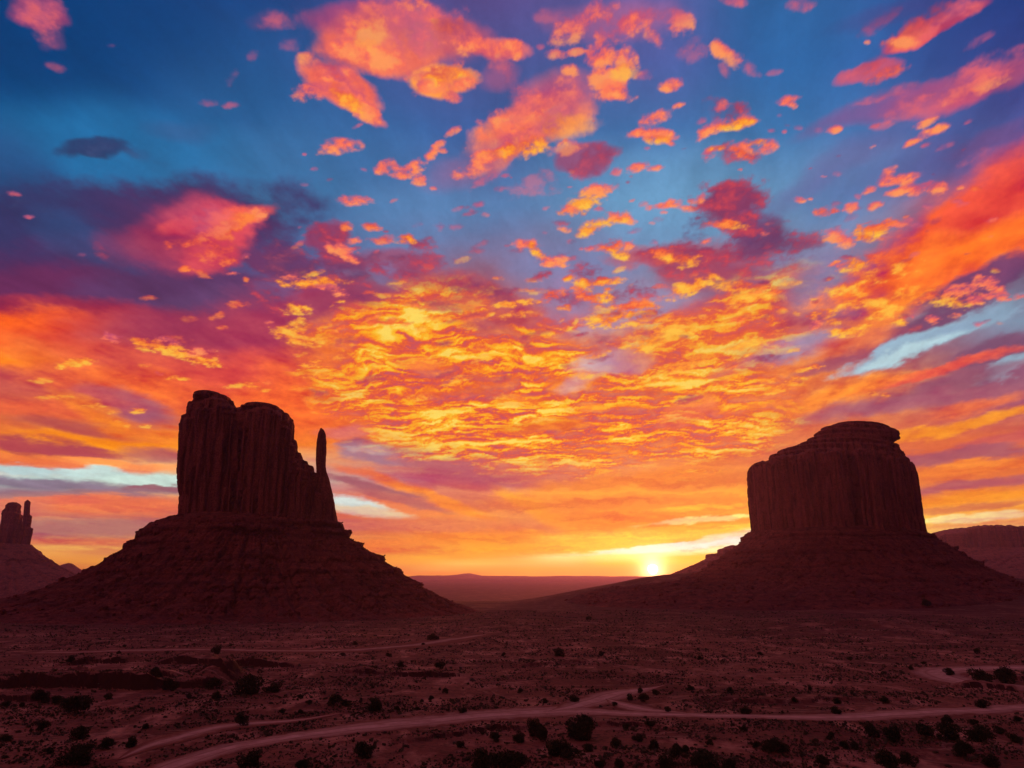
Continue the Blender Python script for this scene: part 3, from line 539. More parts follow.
def glow_nodes(g, d, col):
    """aureole and disc of the sun added to a sky colour"""
    ang = g.m('MULTIPLY', g.m('ARCCOSINE', g.m('MINIMUM', g.vm('DOT_PRODUCT', d, SUN_DIR), 1.0)), 180 / math.pi)
    glow = g.m('EXPONENT', g.m('DIVIDE', ang, -3.4))
    col = g.vm('ADD', col, g.vm('SCALE', (1.0, 0.55, 0.05), g.m('MULTIPLY', glow, 0.75)))
    core = g.m('EXPONENT', g.m('MULTIPLY', g.m('POWER', g.m('DIVIDE', ang, 0.6), 1.2), -1.0))
    col = g.vm('ADD', col, g.vm('SCALE', (1.0, 0.8, 0.45), g.m('MULTIPLY', core, 5.0)))
    disc = g.m('LESS_THAN', ang, 0.36)
    return g.vm('ADD', col, g.vm('SCALE', (1.0, 0.85, 0.5), g.m('MULTIPLY', disc, 25.0)))


def build_world():
    w = bpy.data.worlds.new('World')
    w.use_nodes = True
    nt = w.node_tree
    nt.nodes.clear()
    g = G(nt)
    tc = g.n.new('ShaderNodeTexCoord')
    d = tc.outputs['Generated']
    x, y, z = g.sep(d)
    az = g.m('MULTIPLY', g.m('ARCTAN2', x, y), 180 / math.pi)
    el = g.m('MULTIPLY', g.m('ARCSINE', z), 180 / math.pi)
    # the coarse sky: row means of the painted cloud field
    els = [0.0, 0.35, 0.7, 1.1, 1.6, 2.2, 3.0, 4.5, 7.0, 10.0, 14.0, 19.0, 25.0, 32.0, 40.0, 47.0]
    T = np.zeros((len(els), 63, 3))
    cz = np.linspace(AZ0, AZ1, 63)
    for i, e in enumerate(els):
        hw = 0.12 if e < 3 else 0.18 * e
        rows_ = np.abs(SKY_ELS - e) <= hw
        if not rows_.any():
            rows_[np.argmin(np.abs(SKY_ELS - e))] = True
        m_ = SKY_RGB[rows_].mean(0)
        for k in range(3):
            sm = np.convolve(np.pad(m_[:, k], 9, mode='edge'), np.ones(19) / 19, 'valid')
            T[i, :, k] = np.interp(cz, SKY_AZ, sm)
    base = stack(g, g.rng(az, AZ0, 0.0), g.rng(az, 0.0, AZ1), g.m('GREATER_THAN', az, 0.0), el, els, T)
    col = glow_nodes(g, d, base)
    n1 = g.noise(g.xyz(g.m('DIVIDE', x, g.m('ADD', g.m('ABSOLUTE', z), 0.1)), g.m('DIVIDE', y, g.m('ADD', g.m('ABSOLUTE', z), 0.1)), 0.0), 3.0, 4, 0.6).outputs[0]
    # the rest of the dome: dim mauve cloud overhead and opposite the sunset
    dusk = g.ramp(g.rng(el, 0.0, 90.0), [(0, lin((54, 32, 42))), (0.12, lin((76, 42, 54))), (0.35, lin((98, 55, 66))), (0.6, lin((112, 66, 74))), (1, lin((98, 66, 80)))])
    dusk = g.vm('SCALE', dusk, g.rng(n1, 0.35, 0.65, 0.34, 0.70))
    side_lobe = g.vm('DOT_PRODUCT', d, (-0.88, -0.35, 0.32))
    dusk = g.vm('SCALE', dusk, g.rng(side_lobe, -0.25, 0.95, 0.17, 4.2))  # unseen brighter lobe added left and behind the camera to sidelight the cliffs
    off = g.m('MAXIMUM', g.rng(g.m('ABSOLUTE', az), 45.0, 75.0, smooth=True), g.rng(el, 46.5, 62.0, smooth=True))
    col = g.mix(off, col, dusk)
    col = g.mix(g.rng(el, -0.2, -1.5), col, lin((70, 25, 35)))
    ns = g.n.new('ShaderNodeTexSky')
    ns.sky_type = 'NISHITA'
    ns.sun_disc = False
    ns.sun_elevation = R(SUN_EL)
    ns.sun_rotation = R(SUN_AZ)
    ns.altitude = 1700
    b1 = g.n.new('ShaderNodeBackground')
    b1.inputs[1].default_value = 0.012
    g.l.new(ns.outputs[0], b1.inputs[0])
    b2 = g.n.new('ShaderNodeBackground')
    g.put(b2.inputs[0], col)
    b2.inputs[1].default_value = 1.0
    ad = g.n.new('ShaderNodeAddShader')
    g.l.new(b1.outputs[0], ad.inputs[0])
    g.l.new(b2.outputs[0], ad.inputs[1])
    out = g.n.new('ShaderNodeOutputWorld')
    g.l.new(ad.outputs[0], out.inputs['Surface'])
    SC.world = w
    w.cycles.sampling_method = 'MANUAL'
    w.cycles.sample_map_resolution = 512


build_world()

# the low sun itself
sl = bpy.data.lights.new('sun', 'SUN')
sl.energy = 2.3
sl.angle = R(0.53)
sl.color = (1.0, 0.24, 0.09)
sun = bpy.data.objects.new('sun', sl)
COL.objects.link(sun)
sun.rotation_euler = (R(90 - SUN_EL), 0, R(180 - SUN_AZ))
sun.rotation_euler = Vector((math.sin(R(SUN_AZ)), math.cos(R(SUN_AZ)), math.tan(R(SUN_EL)))).to_track_quat('Z', 'Y').to_euler()


# ------------------------------------------------------------------ mesh and object helpers
def mesh_np(name, verts, faces, mats, smooth=False):
    me = bpy.data.meshes.new(name)
    verts = np.asarray(verts, np.float32)
    faces = np.asarray(faces, np.int32)
    k = faces.shape[1]
    me.vertices.add(len(verts))
    me.vertices.foreach_set('co', verts.ravel())
    me.loops.add(faces.size)
    me.loops.foreach_set('vertex_index', faces.ravel())
    me.polygons.add(len(faces))
    me.polygons.foreach_set('loop_start', np.arange(0, faces.size, k, dtype=np.int32))
    me.polygons.foreach_set('loop_total', np.full(len(faces), k, np.int32))
    if smooth:
        me.polygons.foreach_set('use_smooth', np.ones(len(faces), bool))
    me.update(calc_edges=True)
    for m in (mats if isinstance(mats, (list, tuple)) else [mats]):
        me.materials.append(m)
    return me


def link(name, me, parent=None):
    o = bpy.data.objects.new(name, me)
    COL.objects.link(o)
    if parent is not None:
        o.parent = parent
        o.matrix_parent_inverse.identity()
    return o


def tag(o, label=None, cat=None, group=None, kind=None):
    for k, v in (('label', label), ('category', cat), ('group', group), ('kind', kind)):
        if v:
            o[k] = v
    return o


def thing(name, loc, label, cat, group=None):
    o = bpy.data.objects.new(name, None)
    COL.objects.link(o)
    o.location = loc
    o.empty_display_size = 1.0
    return tag(o, label, cat, group)


def grid_faces(nr, nc, wrap=False):
    i, j = np.meshgrid(np.arange(nr - 1), np.arange(nc if wrap else nc - 1), indexing='ij')
    j2 = (j + 1) % nc
    return np.stack([i * nc + j, i * nc + j2, (i + 1) * nc + j2, (i + 1) * nc + j], -1).reshape(-1, 4)


# ------------------------------------------------------------------ the clouded sky, far outside everything
def build_sky():
    rad = 70000.0
    i0 = int(np.argmin(np.abs(SKY_ELS - 1.2)))
    el = SKY_ELS[i0:]
    A, E = np.meshgrid(np.radians(SKY_AZ), np.radians(el))
    V = np.stack([np.sin(A) * np.cos(E) * rad, np.cos(A) * np.cos(E) * rad, np.sin(E) * rad + CAM_H], -1).reshape(-1, 3)
    m = bpy.data.materials.new('sunset_clouds')
    m.use_nodes = True
    nt = m.node_tree
    nt.nodes.clear()
    g = G(nt)
    at = g.n.new('ShaderNodeAttribute')
    at.attribute_name = 'cloud_color'
    al = g.n.new('ShaderNodeAttribute')
    al.attribute_name = 'cloud_cover'
    geo = g.n.new('ShaderNodeNewGeometry')
    d = g.vm('NORMALIZE', g.vm('SUBTRACT', geo.outputs['Position'], (0.0, 0.0, CAM_H)))
    fn = g.noise(geo.outputs['Position'], 0.0022, 5, 0.6).outputs[0]
    col = g.vm('SCALE', at.outputs['Color'], g.rng(fn, 0.25, 0.75, 0.96, 1.04))
    col = glow_nodes(g, d, col)
    em = g.n.new('ShaderNodeEmission')
    g.put(em.inputs[0], col)
    tr = g.n.new('ShaderNodeBsdfTransparent')
    mx = g.n.new('ShaderNodeMixShader')
    g.put(mx.inputs[0], al.outputs['Fac'])
    g.l.new(tr.outputs[0], mx.inputs[1])
    g.l.new(em.outputs[0], mx.inputs[2])
    out = g.n.new('ShaderNodeOutputMaterial')
    g.l.new(mx.outputs[0], out.inputs['Surface'])
    try:
        m.cycles.emission_sampling = 'NONE'
    except Exception:
        m.emission_sampling = 'NONE'
    me = mesh_np('sky', V, grid_faces(len(el), len(SKY_AZ)), m, True)
    c = np.ones((len(V), 4), np.float32)
    c[:, :3] = SKY_RGB[i0:].reshape(-1, 3)
    at_ = me.attributes.new('cloud_color', 'FLOAT_COLOR', 'POINT')
    at_.data.foreach_set('color', c.ravel())
    ad, ed = np.degrees(A), np.degrees(E)
    a_ = sst(1.25, 2.3, ed) * (1 - sst(46.3, 47.8, ed)) * (1 - sst(44.6, 45.9, np.abs(ad)))
    at_ = me.attributes.new('cloud_cover', 'FLOAT', 'POINT')
    at_.data.foreach_set('value', a_.astype(np.float32).ravel())
    tag(link('sky', me), kind='structure')


build_sky()


# ------------------------------------------------------------------ materials
def mat_rock(name, c1, c2, c3, sc=1.0, bump=0.6, strata=True):
    m = bpy.data.materials.new(name)
    m.use_nodes = True
    g = G(m.node_tree)
    b = g.n['Principled BSDF']
    geo = g.n.new('ShaderNodeNewGeometry')
    p = geo.outputs['Position']
    x, y, z = g.sep(p)
    n1 = g.noise(p, 0.02 * sc, 5, 0.6).outputs[0]
    col = g.mix(g.rng(n1, 0.35, 0.65), c1, c2)
    # bedding: thin level bands with a wandering edge
    zz = g.m('ADD', z, g.m('MULTIPLY', n1, 8.0 / sc))
    st = g.noise(g.xyz(g.m('MULTIPLY', x, 0.02), g.m('MULTIPLY', y, 0.02), zz), 0.28 * sc, 4, 0.65).outputs[0]
    if strata:
        col = g.mix(g.rng(st, 0.42, 0.66, 0.0, 0.75 if strata is True else strata), col, c3)
    # streaks of desert varnish that run down the face
    sk = g.noise(g.xyz(x, y, g.m('MULTIPLY', z, 0.08)), 0.11 * sc, 5, 0.6).outputs[0]
    col = g.mix(g.rng(sk, 0.48, 0.66, 0.0, 0.85), col, tuple(v * 0.30 for v in c1))
    fn = g.noise(p, 0.5 * sc, 6, 0.65).outputs[0]
    col = g.mix(1.0, col, g.vm('SCALE', (1, 1, 1), g.rng(fn, 0.32, 0.68, 0.55, 1.45)), 'MULTIPLY')
    g.put(b.inputs['Base Color'], col)
    b.inputs['Roughness'].default_value = 0.92
    b.inputs['Specular IOR Level'].default_value = 0.15
    bn = g.n.new('ShaderNodeBump')
    bn.inputs['Strength'].default_value = bump
    bn.inputs['Distance'].default_value = 1.6 / sc
    h = g.m('ADD', g.m('MULTIPLY', fn, 1.0), g.m('ADD', g.m('MULTIPLY', st, 0.9 if strata is True else strata), g.m('MULTIPLY', sk, 2.0)))
    g.put(bn.inputs['Height'], h)
    g.l.new(bn.outputs[0], b.inputs['Normal'])
    return m


def mat_ground():
    m = bpy.data.materials.new('desert_soil')
    m.use_nodes = True
    g = G(m.node_tree)
    b = g.n['Principled BSDF']
    geo = g.n.new('ShaderNodeNewGeometry')
    p = geo.outputs['Position']
    x, y, z = g.sep(p)
    pa = g.xyz(x, g.m('MULTIPLY', y, 0.55), 0.0)
    n1 = g.noise(pa, 0.012, 6, 0.62, 0.5).outputs[0]
    n2 = g.noise(pa, 0.06, 6, 0.65, 0.3).outputs[0]
    soil = g.mix(g.rng(n1, 0.38, 0.62), (0.17, 0.044, 0.034), (0.34, 0.112, 0.082))
    soil = g.mix(g.rng(n2, 0.52, 0.66, 0.0, 0.9), soil, (0.62, 0.27, 0.20))
    # scrub cover that thins out on the sandy patches
    sp = g.noise(p, 0.55, 3, 0.7).outputs[0]
    sp2 = g.noise(p, 0.16, 4, 0.7).outputs[0]
    cover = g.m('MULTIPLY', g.rng(sp, 0.5, 0.6), g.rng(n2, 0.60, 0.42, 0.15, 1.0))
    cover = g.m('MAXIMUM', cover, g.m('MULTIPLY', g.rng(sp2, 0.54, 0.62), 0.7))
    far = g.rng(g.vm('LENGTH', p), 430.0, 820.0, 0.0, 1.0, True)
    soil = g.mix(g.m('MULTIPLY', far, g.rng(n1, 0.62, 0.45, 0.6, 0.95)), soil, (0.15, 0.036, 0.032))  # distant ground darkened in colour, standing in for shade below the buttes
    soil = g.mix(g.m('MULTIPLY', cover, 0.72), soil, (0.075, 0.040, 0.030))
    # long thin wash lines
    wl = g.noise(g.xyz(g.m('MULTIPLY', x, 0.3), y, 0.0), 0.03, 5, 0.6, 1.2).outputs[0]
    soil = g.mix(g.rng(g.m('ABSOLUTE', g.m('SUBTRACT', wl, 0.5)), 0.012, 0.0, 0.0, 0.5), soil, (0.50, 0.25, 0.19))
    # steep bank faces: shale colour darkened to stand in for their shade
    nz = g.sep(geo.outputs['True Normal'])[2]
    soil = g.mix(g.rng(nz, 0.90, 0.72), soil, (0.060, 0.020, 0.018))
    g.put(b.inputs['Base Color'], soil)
    b.inputs['Roughness'].default_value = 0.95
    b.inputs['Specular IOR Level'].default_value = 0.1
    bn = g.n.new('ShaderNodeBump')
    bn.inputs['Strength'].default_value = 0.7
    bn.inputs['Distance'].default_value = 0.6
    g.put(bn.inputs['Height'], g.m('ADD', sp, g.m('MULTIPLY', sp2, 2.0)))
    g.l.new(bn.outputs[0], b.inputs['Normal'])
    return m


def mat_simple(name, c1, c2, scale, rough=0.9, bump=0.3, dist=0.2, tr=0.0):
    m = bpy.data.materials.new(name)
    m.use_nodes = True
    g = G(m.node_tree)
    b = g.n['Principled BSDF']
    geo = g.n.new('ShaderNodeNewGeometry')
    n = g.noise(geo.outputs['Position'], scale, 5, 0.65).outputs[0]
    g.put(b.inputs['Base Color'], g.mix(g.rng(n, 0.35, 0.65), c1, c2))
    b.inputs['Roughness'].default_value = rough
    b.inputs['Specular IOR Level'].default_value = 0.15
    bn = g.n.new('ShaderNodeBump')
    bn.inputs['Strength'].default_value = bump
    bn.inputs['Distance'].default_value = dist
    g.put(bn.inputs['Height'], n)
    g.l.new(bn.outputs[0], b.inputs['Normal'])
    return m


M_ROCK = mat_rock('red_sandstone', (0.26, 0.062, 0.048), (0.36, 0.092, 0.066), (0.18, 0.046, 0.040), 1.0, 0.8, 0.22)
M_TALUS = mat_rock('talus_shale', (0.19, 0.036, 0.030), (0.27, 0.060, 0.044), (0.11, 0.024, 0.022), 1.0, 0.9)
M_FAR = mat_rock('far_sandstone', (0.27, 0.075, 0.062), (0.34, 0.105, 0.085), (0.18, 0.052, 0.048), 0.35, 0.6)
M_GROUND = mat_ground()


def mat_road():
    m = bpy.data.materials.new('pale_dirt')
    m.use_nodes = True
    g = G(m.node_tree)
    b = g.n['Principled BSDF']
    geo = g.n.new('ShaderNodeNewGeometry')
    p = geo.outputs['Position']
    at = g.n.new('ShaderNodeAttribute')
    at.attribute_name = 'across'
    ac = g.sep(at.outputs['Vector'])
    n = g.noise(p, 0.22, 6, 0.65).outputs[0]
    col = g.mix(g.rng(n, 0.35, 0.65), (0.50, 0.25, 0.21), (0.72, 0.43, 0.37))
    # two wheel ruts and loose soil along the edges
    rut = g.m('ABSOLUTE', g.m('SUBTRACT', g.m('ABSOLUTE', ac[0]), 0.38))
    col = g.mix(g.rng(rut, 0.12, 0.0, 0.0, 0.75), col, (0.33, 0.13, 0.10))
    ed = g.m('ADD', g.m('ABSOLUTE', ac[0]), g.m('MULTIPLY', g.m('SUBTRACT', n, 0.5), 1.6))
    ed = g.m('ADD', ed, ac[1])
    col = g.mix(g.rng(ed, 0.38, 0.95), col, (0.26, 0.080, 0.058))
    g.put(b.inputs['Base Color'], col)
    b.inputs['Roughness'].default_value = 0.95
    b.inputs['Specular IOR Level'].default_value = 0.1
    return m


M_ROAD = mat_road()
M_LEAF = mat_simple('juniper_leaf', (0.030, 0.036, 0.016), (0.060, 0.065, 0.030), 1.2)
M_LEAF2 = mat_simple('sage_leaf', (0.075, 0.065, 0.042), (0.12, 0.10, 0.065), 1.2)
M_BARK = mat_simple('juniper_bark', (0.10, 0.055, 0.035), (0.16, 0.09, 0.06), 6.0)

# ------------------------------------------------------------------ the ground
D1, D2 = 985.0, 1330.0          # forward distance of the two large buttes


def gp(px, py):
    """ground point (z = 0) under a photo pixel"""
    x, y, z = px_dir(px, py)
    t = -CAM_H / z
    return float(x * t), float(y * t)


ROADS = {   # px points with half width in metres
    'main': [(120, 790, 5), (160, 771, 5), (200, 757, 5), (250, 744, 5.5), (330, 733, 6.5), (400, 725, 7.5), (460, 718.5, 8), (520, 713.5, 8.5), (565, 711, 9),
             (610, 713, 6), (660, 716, 4.5), (720, 717.5, 4), (780, 718.5, 4.5), (830, 719, 6), (870, 717, 7), (930, 713.5, 6), (1024, 708.5, 6), (1120, 705, 6)],
    'spur': [(548, 712, 5), (575, 706, 6.5), (598, 699, 7), (612, 694, 7.5), (632, 690, 6), (650, 687, 3.5), (665, 684.5, 1.5)],
    'spur_back': [(606, 698, 4.5), (625, 705, 5), (650, 711, 5), (690, 715, 4)],
    'right': [(1100, 667, 9), (1024, 667.5, 9), (985, 668, 10), (955, 670, 11), (937, 673.5, 11), (950, 679, 11), (985, 684.5, 10), (1024, 689, 9), (1100, 697, 8)],
    'left': [(-60, 676, 6), (40, 676, 6), (110, 674, 5), (200, 676, 2)],
    'left_far': [(20, 653, 9), (120, 651, 10), (220, 650, 10), (330, 651, 12), (390, 648, 13), (430, 643, 14), (468, 637, 12), (490, 634, 5)],
    'low_track': [(118, 760, 2.5), (150, 746, 4), (185, 735, 5.5), (225, 726, 5), (290, 721, 3.0), (345, 714, 2)],
}


def smooth_line(P, n=14):
    P = np.array(P, float)
    out = []
    for i in range(len(P) - 1):
        p0, p1, p2, p3 = P[max(i - 1, 0)], P[i], P[i + 1], P[min(i + 2, len(P) - 1)]
        for t in np.linspace(0, 1, n, endpoint=False):
            out.append(0.5 * ((2 * p1) + (-p0 + p2) * t + (2 * p0 - 5 * p1 + 4 * p2 - p3) * t * t + (-p0 + 3 * p1 - 3 * p2 + p3) * t ** 3))
    out.append(P[-1])
    return np.array(out)


ROAD_W = {}
for _k, _p in ROADS.items():
    _w = []
    for (a, b, c) in _p:
        gx, gy = gp(a, b)
        _w.append((gx, gy, c))
    ROAD_W[_k] = smooth_line(_w, 16)
_RP = np.concatenate([v for v in ROAD_W.values()])

# banks: eroded steps whose face looks at the camera. px line, height, depth of the pad behind
BANKS = [
    ([(-60, 686), (0, 688), (60, 688), (130, 691), (210, 686), (262, 690), (300, 694)], 2.9, 34),
    ([(120, 676), (170, 678), (230, 682), (285, 681), (300, 683)], 1.8, 20),
    ([(50, 666), (120, 664), (200, 664), (300, 668), (330, 666)], 2.0, 24),
    ([(-60, 699), (20, 701), (90, 699)], 1.2, 16),
    ([(250, 771), (330, 752), (420, 740), (520, 730), (600, 727), (700, 731)], 1.0, 8),
    ([(160, 763), (215, 749), (270, 739)], 0.8, 6),
    ([(930, 686), (985, 689), (1060, 694)], 1.8, 14),
    ([(955, 677), (1000, 680), (1060, 680)], 2.2, 14),
    ([(500, 668), (580, 664), (640, 668)], 1.5, 30),
    ([(690, 700), (780, 704), (850, 702), (940, 704)], 1.0, 20),
    ([(330, 672), (420, 678), (500, 676)], 1.2, 30),
]
_BK = []
for (_l, _h, _d) in BANKS:
    q = np.array([gp(*c) for c in _l])
    _BK.append((q[:, 0], q[:, 1], _h, _d))


def ground_h(x, y):
    x, y = np.asarray(x, float), np.asarray(y, float)
    r = np.hypot(x, y)
    h = fbm(x / 90, y / 90, 1.0, 3) * 1.2 + fbm(x / 22, y / 30, 4.0, 3) * 0.45 * sst(1500, 500, r)
    wob = fbm(x / 14, y / 14, 9.0, 3)
    wob2 = fbm(x / 3.5, y / 3.5, 19.0, 3)
    for (bx, by, hh, dd) in _BK:
        yb = np.interp(x, bx, by) + wob * 7.0 + wob2 * 3.0
        e = sst(bx[0] - 2, bx[0] + 18, x) * (1 - sst(bx[-1] - 18, bx[-1] + 2, x))
        s = y - yb
        gap = np.clip(0.75 + 2.2 * fbm(x / 28, y / 60, 31.0, 2), 0.12, 1.15)
        h = h + (2.0 if bx[0] < -60 else 1.2) * hh * gap * (0.75 + 0.5 * wob) * e * sst(0, 1.6, s) * (1 - sst(dd * 0.35, dd, s))
    # the plain falls away behind the near field
    xx = x / np.maximum(y, 1.0)
    h = h - 48 * sst(1150, 2600, r)
    # swell that runs out to the left from the right-hand butte
    sx = sst(-30, 255, x) * 37 + sst(170, 330, x) * 14
    h = h + sx * np.exp(-((y - 1330) / 270.0) ** 2) * (1 - sst(900, 1500, x) * 0.6)
    # red mound on the plain in front of it, low rises
    cx, cy = gp(875, 628)
    h = h + 6.5 * np.exp(-(((x - cx) / 75) ** 2 + ((y - cy) / 70) ** 2) ** 1.5) * (1 + 0.4 * fbm(x / 30, y / 30, 2.0, 3))
    cx, cy = gp(640, 768)
    h = h + 2.2 * np.exp(-(((x - cx) / 22) ** 2 + ((y - cy) / 14) ** 2)) + 1.2 * np.exp(-(((x - 60) / 30) ** 2 + ((y - 150) / 12) ** 2))
    # the far plain has faint shelves
    h = h + sst(3000, 6000, r) * (fbm(x / 2600, y / 900, 3.0, 3) * 16)
    return h


def road_flat(x, y, h):
    """keep small relief off the tracks"""
    return h


def build_ground():
    rr = np.concatenate([[0.0, 30, 60, 90, 110], np.geomspace(122, 1500, 560), np.geomspace(1510, 17500, 120)])
    a_in = np.linspace(-46, 46, 900)
    a_out = np.concatenate([np.linspace(52, 308, 48)])
    aa = np.radians(np.concatenate([a_in, a_out]))
    Rr, A = np.meshgrid(rr, aa, indexing='ij')
    X, Y = Rr * np.sin(A), Rr * np.cos(A)
    Z = ground_h(X, Y)
    Z[0] = Z[0].mean()
    V = np.stack([X, Y, Z], -1).reshape(-1, 3)
    F = grid_faces(len(rr), len(aa), True)[:, ::-1]
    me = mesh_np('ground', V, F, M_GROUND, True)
    tag(link('ground', me), kind='structure')


build_ground()


def build_roads():
    names = {'main': 'dirt_road', 'spur': 'dirt_track', 'spur_back': 'dirt_track', 'right': 'dirt_track', 'left': 'dirt_track', 'left_far': 'dirt_track', 'low_track': 'dirt_track'}
    for n, (k, P) in enumerate(ROAD_W.items()):
        # resample evenly
        d = np.concatenate([[0], np.cumsum(np.hypot(*np.diff(P[:, :2], axis=0).T))])
        s = np.arange(0, d[-1], 0.8)
        Q = np.stack([np.interp(s, d, P[:, c]) for c in range(3)], -1)
        T = np.gradient(Q[:, :2], axis=0)
        T /= np.linalg.norm(T, axis=1)[:, None]
        N = np.stack([-T[:, 1], T[:, 0]], -1)
        m = 15
        t = np.linspace(-1, 1, m)
        ends = np.minimum(1.0, np.minimum(s, s[-1] - s) / 18.0) ** 0.5
        wl = Q[:, 2] * ends * (1 + 0.28 * fbm(s / 9, n * 7.0, 0, 4, 0.6)) + 0.05
        wr = Q[:, 2] * ends * (1 + 0.28 * fbm(s / 9, n * 7.0 + 50, 0, 4, 0.6)) + 0.05
        W = np.where(t[None] < 0, wl[:, None], wr[:, None]) * t[None]
        XY = Q[:, None, :2] + N[:, None] * W[..., None]
        Z = ground_h(XY[..., 0], XY[..., 1]) + 0.16 + 0.008 * n - 0.10 * np.abs(t[None]) ** 4
        V = np.concatenate([XY, Z[..., None]], -1).reshape(-1, 3)
        F = grid_faces(len(s), m)[:, ::-1]
        me = mesh_np('road', V, F, M_ROAD, True)
        faint = {'left_far': 0.48, 'left': 0.35, 'low_track': 0.25, 'right': 0.0}.get(k, 0.0)
        av = np.zeros((len(V), 3), np.float32)
        av[:, 0] = np.tile(t, len(s))
        av[:, 1] = np.repeat(faint + 0.5 * (1 - ends), m)
        at = me.attributes.new('across', 'FLOAT_VECTOR', 'POINT')
        at.data.foreach_set('vector', av.ravel())
        tag(link(names[k], me), kind='structure')


build_roads()


# ------------------------------------------------------------------ buttes
def talus(name, parent, cx, cy, right, left, a_top, b_top, mat, ledges=(), gully=1.0, seed=0.0, na=900, nz=190, base_z=-6):
    """right/left: lists of (radius, z) from the cliff foot outwards, the slope seen in profile"""
    th = np.linspace(0, 2 * np.pi, na, endpoint=False)
    t = np.linspace(0, 1, nz)

    def prof(L):
        L = np.array(L, float)
        d = np.concatenate([[0], np.cumsum(np.hypot(*np.diff(L, axis=0).T))])
        return np.interp(t, d / d[-1], L[:, 0]), np.interp(t, d / d[-1], L[:, 1])
    rR, zR = prof(right)
    rL, zL = prof(left)
    w = sst(-0.9, 0.9, np.cos(th))[None]
    r = rR[:, None] * w + rL[:, None] * (1 - w)
    z = zR[:, None] * w + zL[:, None] * (1 - w)
    ell = a_top * b_top / np.sqrt((b_top * np.cos(th)) ** 2 + (a_top * np.sin(th)) ** 2)
    r = r - (a_top - ell)[None] * (1 - t[:, None] * 0.4)
    c, s = np.cos(th)[None], np.sin(th)[None]
    tt = t[:, None]
    X, Y = cx + r * c, cy + r * s
    # terraces: rock ledges that crop out here and there
    for (zl, hh) in ledges:
        g_ = fbm(X / 90, Y / 90, zl * 0.31 + seed, 3)
        amp = np.clip(0.55 + 1.6 * g_, 0.0, 1.0)
        zz = zl + 5 * fbm(X / 120, Y / 120, seed + zl, 2)
        dz = (z - zz) / hh
        z = z + amp * hh * 0.5 * np.where((dz > -1) & (dz < 1), np.sign(dz) * (1 - np.abs(dz)) ** 1.0, 0) * 0.5
        r = r + amp * hh * 1.5 * np.where(dz > 0, np.exp(-dz ** 2 * 0.7), np.exp(-(dz * 3.2) ** 2))
    X, Y = cx + r * c, cy + r * s
    # gullies down the slope
    gu = fbm(np.cos(th)[None] * 9 + seed, np.sin(th)[None] * 9, tt * 1.2 + seed, 5, 0.6)
    gu = -np.abs(gu) * 2 + 0.5
    env = sst(0.0, 0.25, tt) * (1 - sst(0.7, 1.0, tt))
    z = z + gu * 11.0 * gully * env
    z = z + fbm(X / 22, Y / 22, seed, 4, 0.6) * 3.2 * gully * sst(0, 0.1, tt) * (1 - sst(0.85, 1, tt))
    rk = np.maximum(fbm(X / 6.5, Y / 6.5, seed + 4, 3, 0.6), 0) * 3.4 * gully * (1 - sst(0.6, 0.95, tt))
    z = z + rk
    X = X + (Y - cy) * (cx / cy)
    V = np.stack([X, Y, z], -1).reshape(-1, 3)
    F = grid_faces(nz, na, True)[:, ::-1]
    # close the top
    cidx = len(V)
    V = np.concatenate([V, [[cx, cy, z[0].mean()]]])
    me = bpy.data.meshes.new(name)
    me = mesh_np(name, V - np.array([[parent.location.x, parent.location.y, parent.location.z]]), F, mat, True)
    return link(name, me, parent)


def lobe(vs, fs, x, y, rx, ry, z0, z1, flare=0.1, dome=0.12, seed=0.0, lean=(0, 0), seg=20, nz=22, skew=0.0):
    """one rounded rock column"""
    b = sum(len(v) for v in vs)
    th = np.linspace(0, 2 * np.pi, seg, endpoint=False)
    t = np.linspace(0, 1, nz)
    hgt = z1 - z0
    dm = min(dome, 1.2 * min(rx, ry) / hgt)
    tz = 1 - (1 - t) ** 1.0
    k = np.ones(nz)
    top = (tz - (1 - dm)) / dm
    k = np.where(top > 0, np.sqrt(np.clip(1 - np.clip(top, 0, 1) ** 2.6, 0.0, 1)), 1.0)
    k = k * (1 + flare * (1 - tz) ** 2)
    k = np.maximum(k, 0.03)
    nzv = fbm(t * hgt / 45, seed, 3.3, 3) * 0.13
    k = k * (1 + nzv)
    K, TH = np.meshgrid(k, th, indexing='ij')
    Z = np.repeat((z0 + tz * hgt)[:, None], seg, 1)
    rr_ = 1 + 0.10 * fbm(np.cos(TH) * 1.5 + seed, np.sin(TH) * 1.5, Z / 80, 3)
    X = x + rx * K * rr_ * np.cos(TH) + lean[0] * tz[:, None]
    Y = y + ry * K * rr_ * np.sin(TH) + lean[1] * tz[:, None]
    X = X + (Y - y) * skew
    V = np.stack([X, Y, Z], -1).reshape(-1, 3)
    V = np.concatenate([V, [[x, y, z0], [x + lean[0], y + lean[1], z1]]])
    F = grid_faces(nz, seg, True)
    tri = [[b + i for i in f] for f in F.tolist()]
    n = nz * seg
    for j in range(seg):
        tri.append([b + (j + 1) % seg, b + j, b + n])
        tri.append([b + (nz - 1) * seg + j, b + (nz - 1) * seg + (j + 1) % seg, b + n + 1])
    vs.append(V)
    fs.extend(tri)


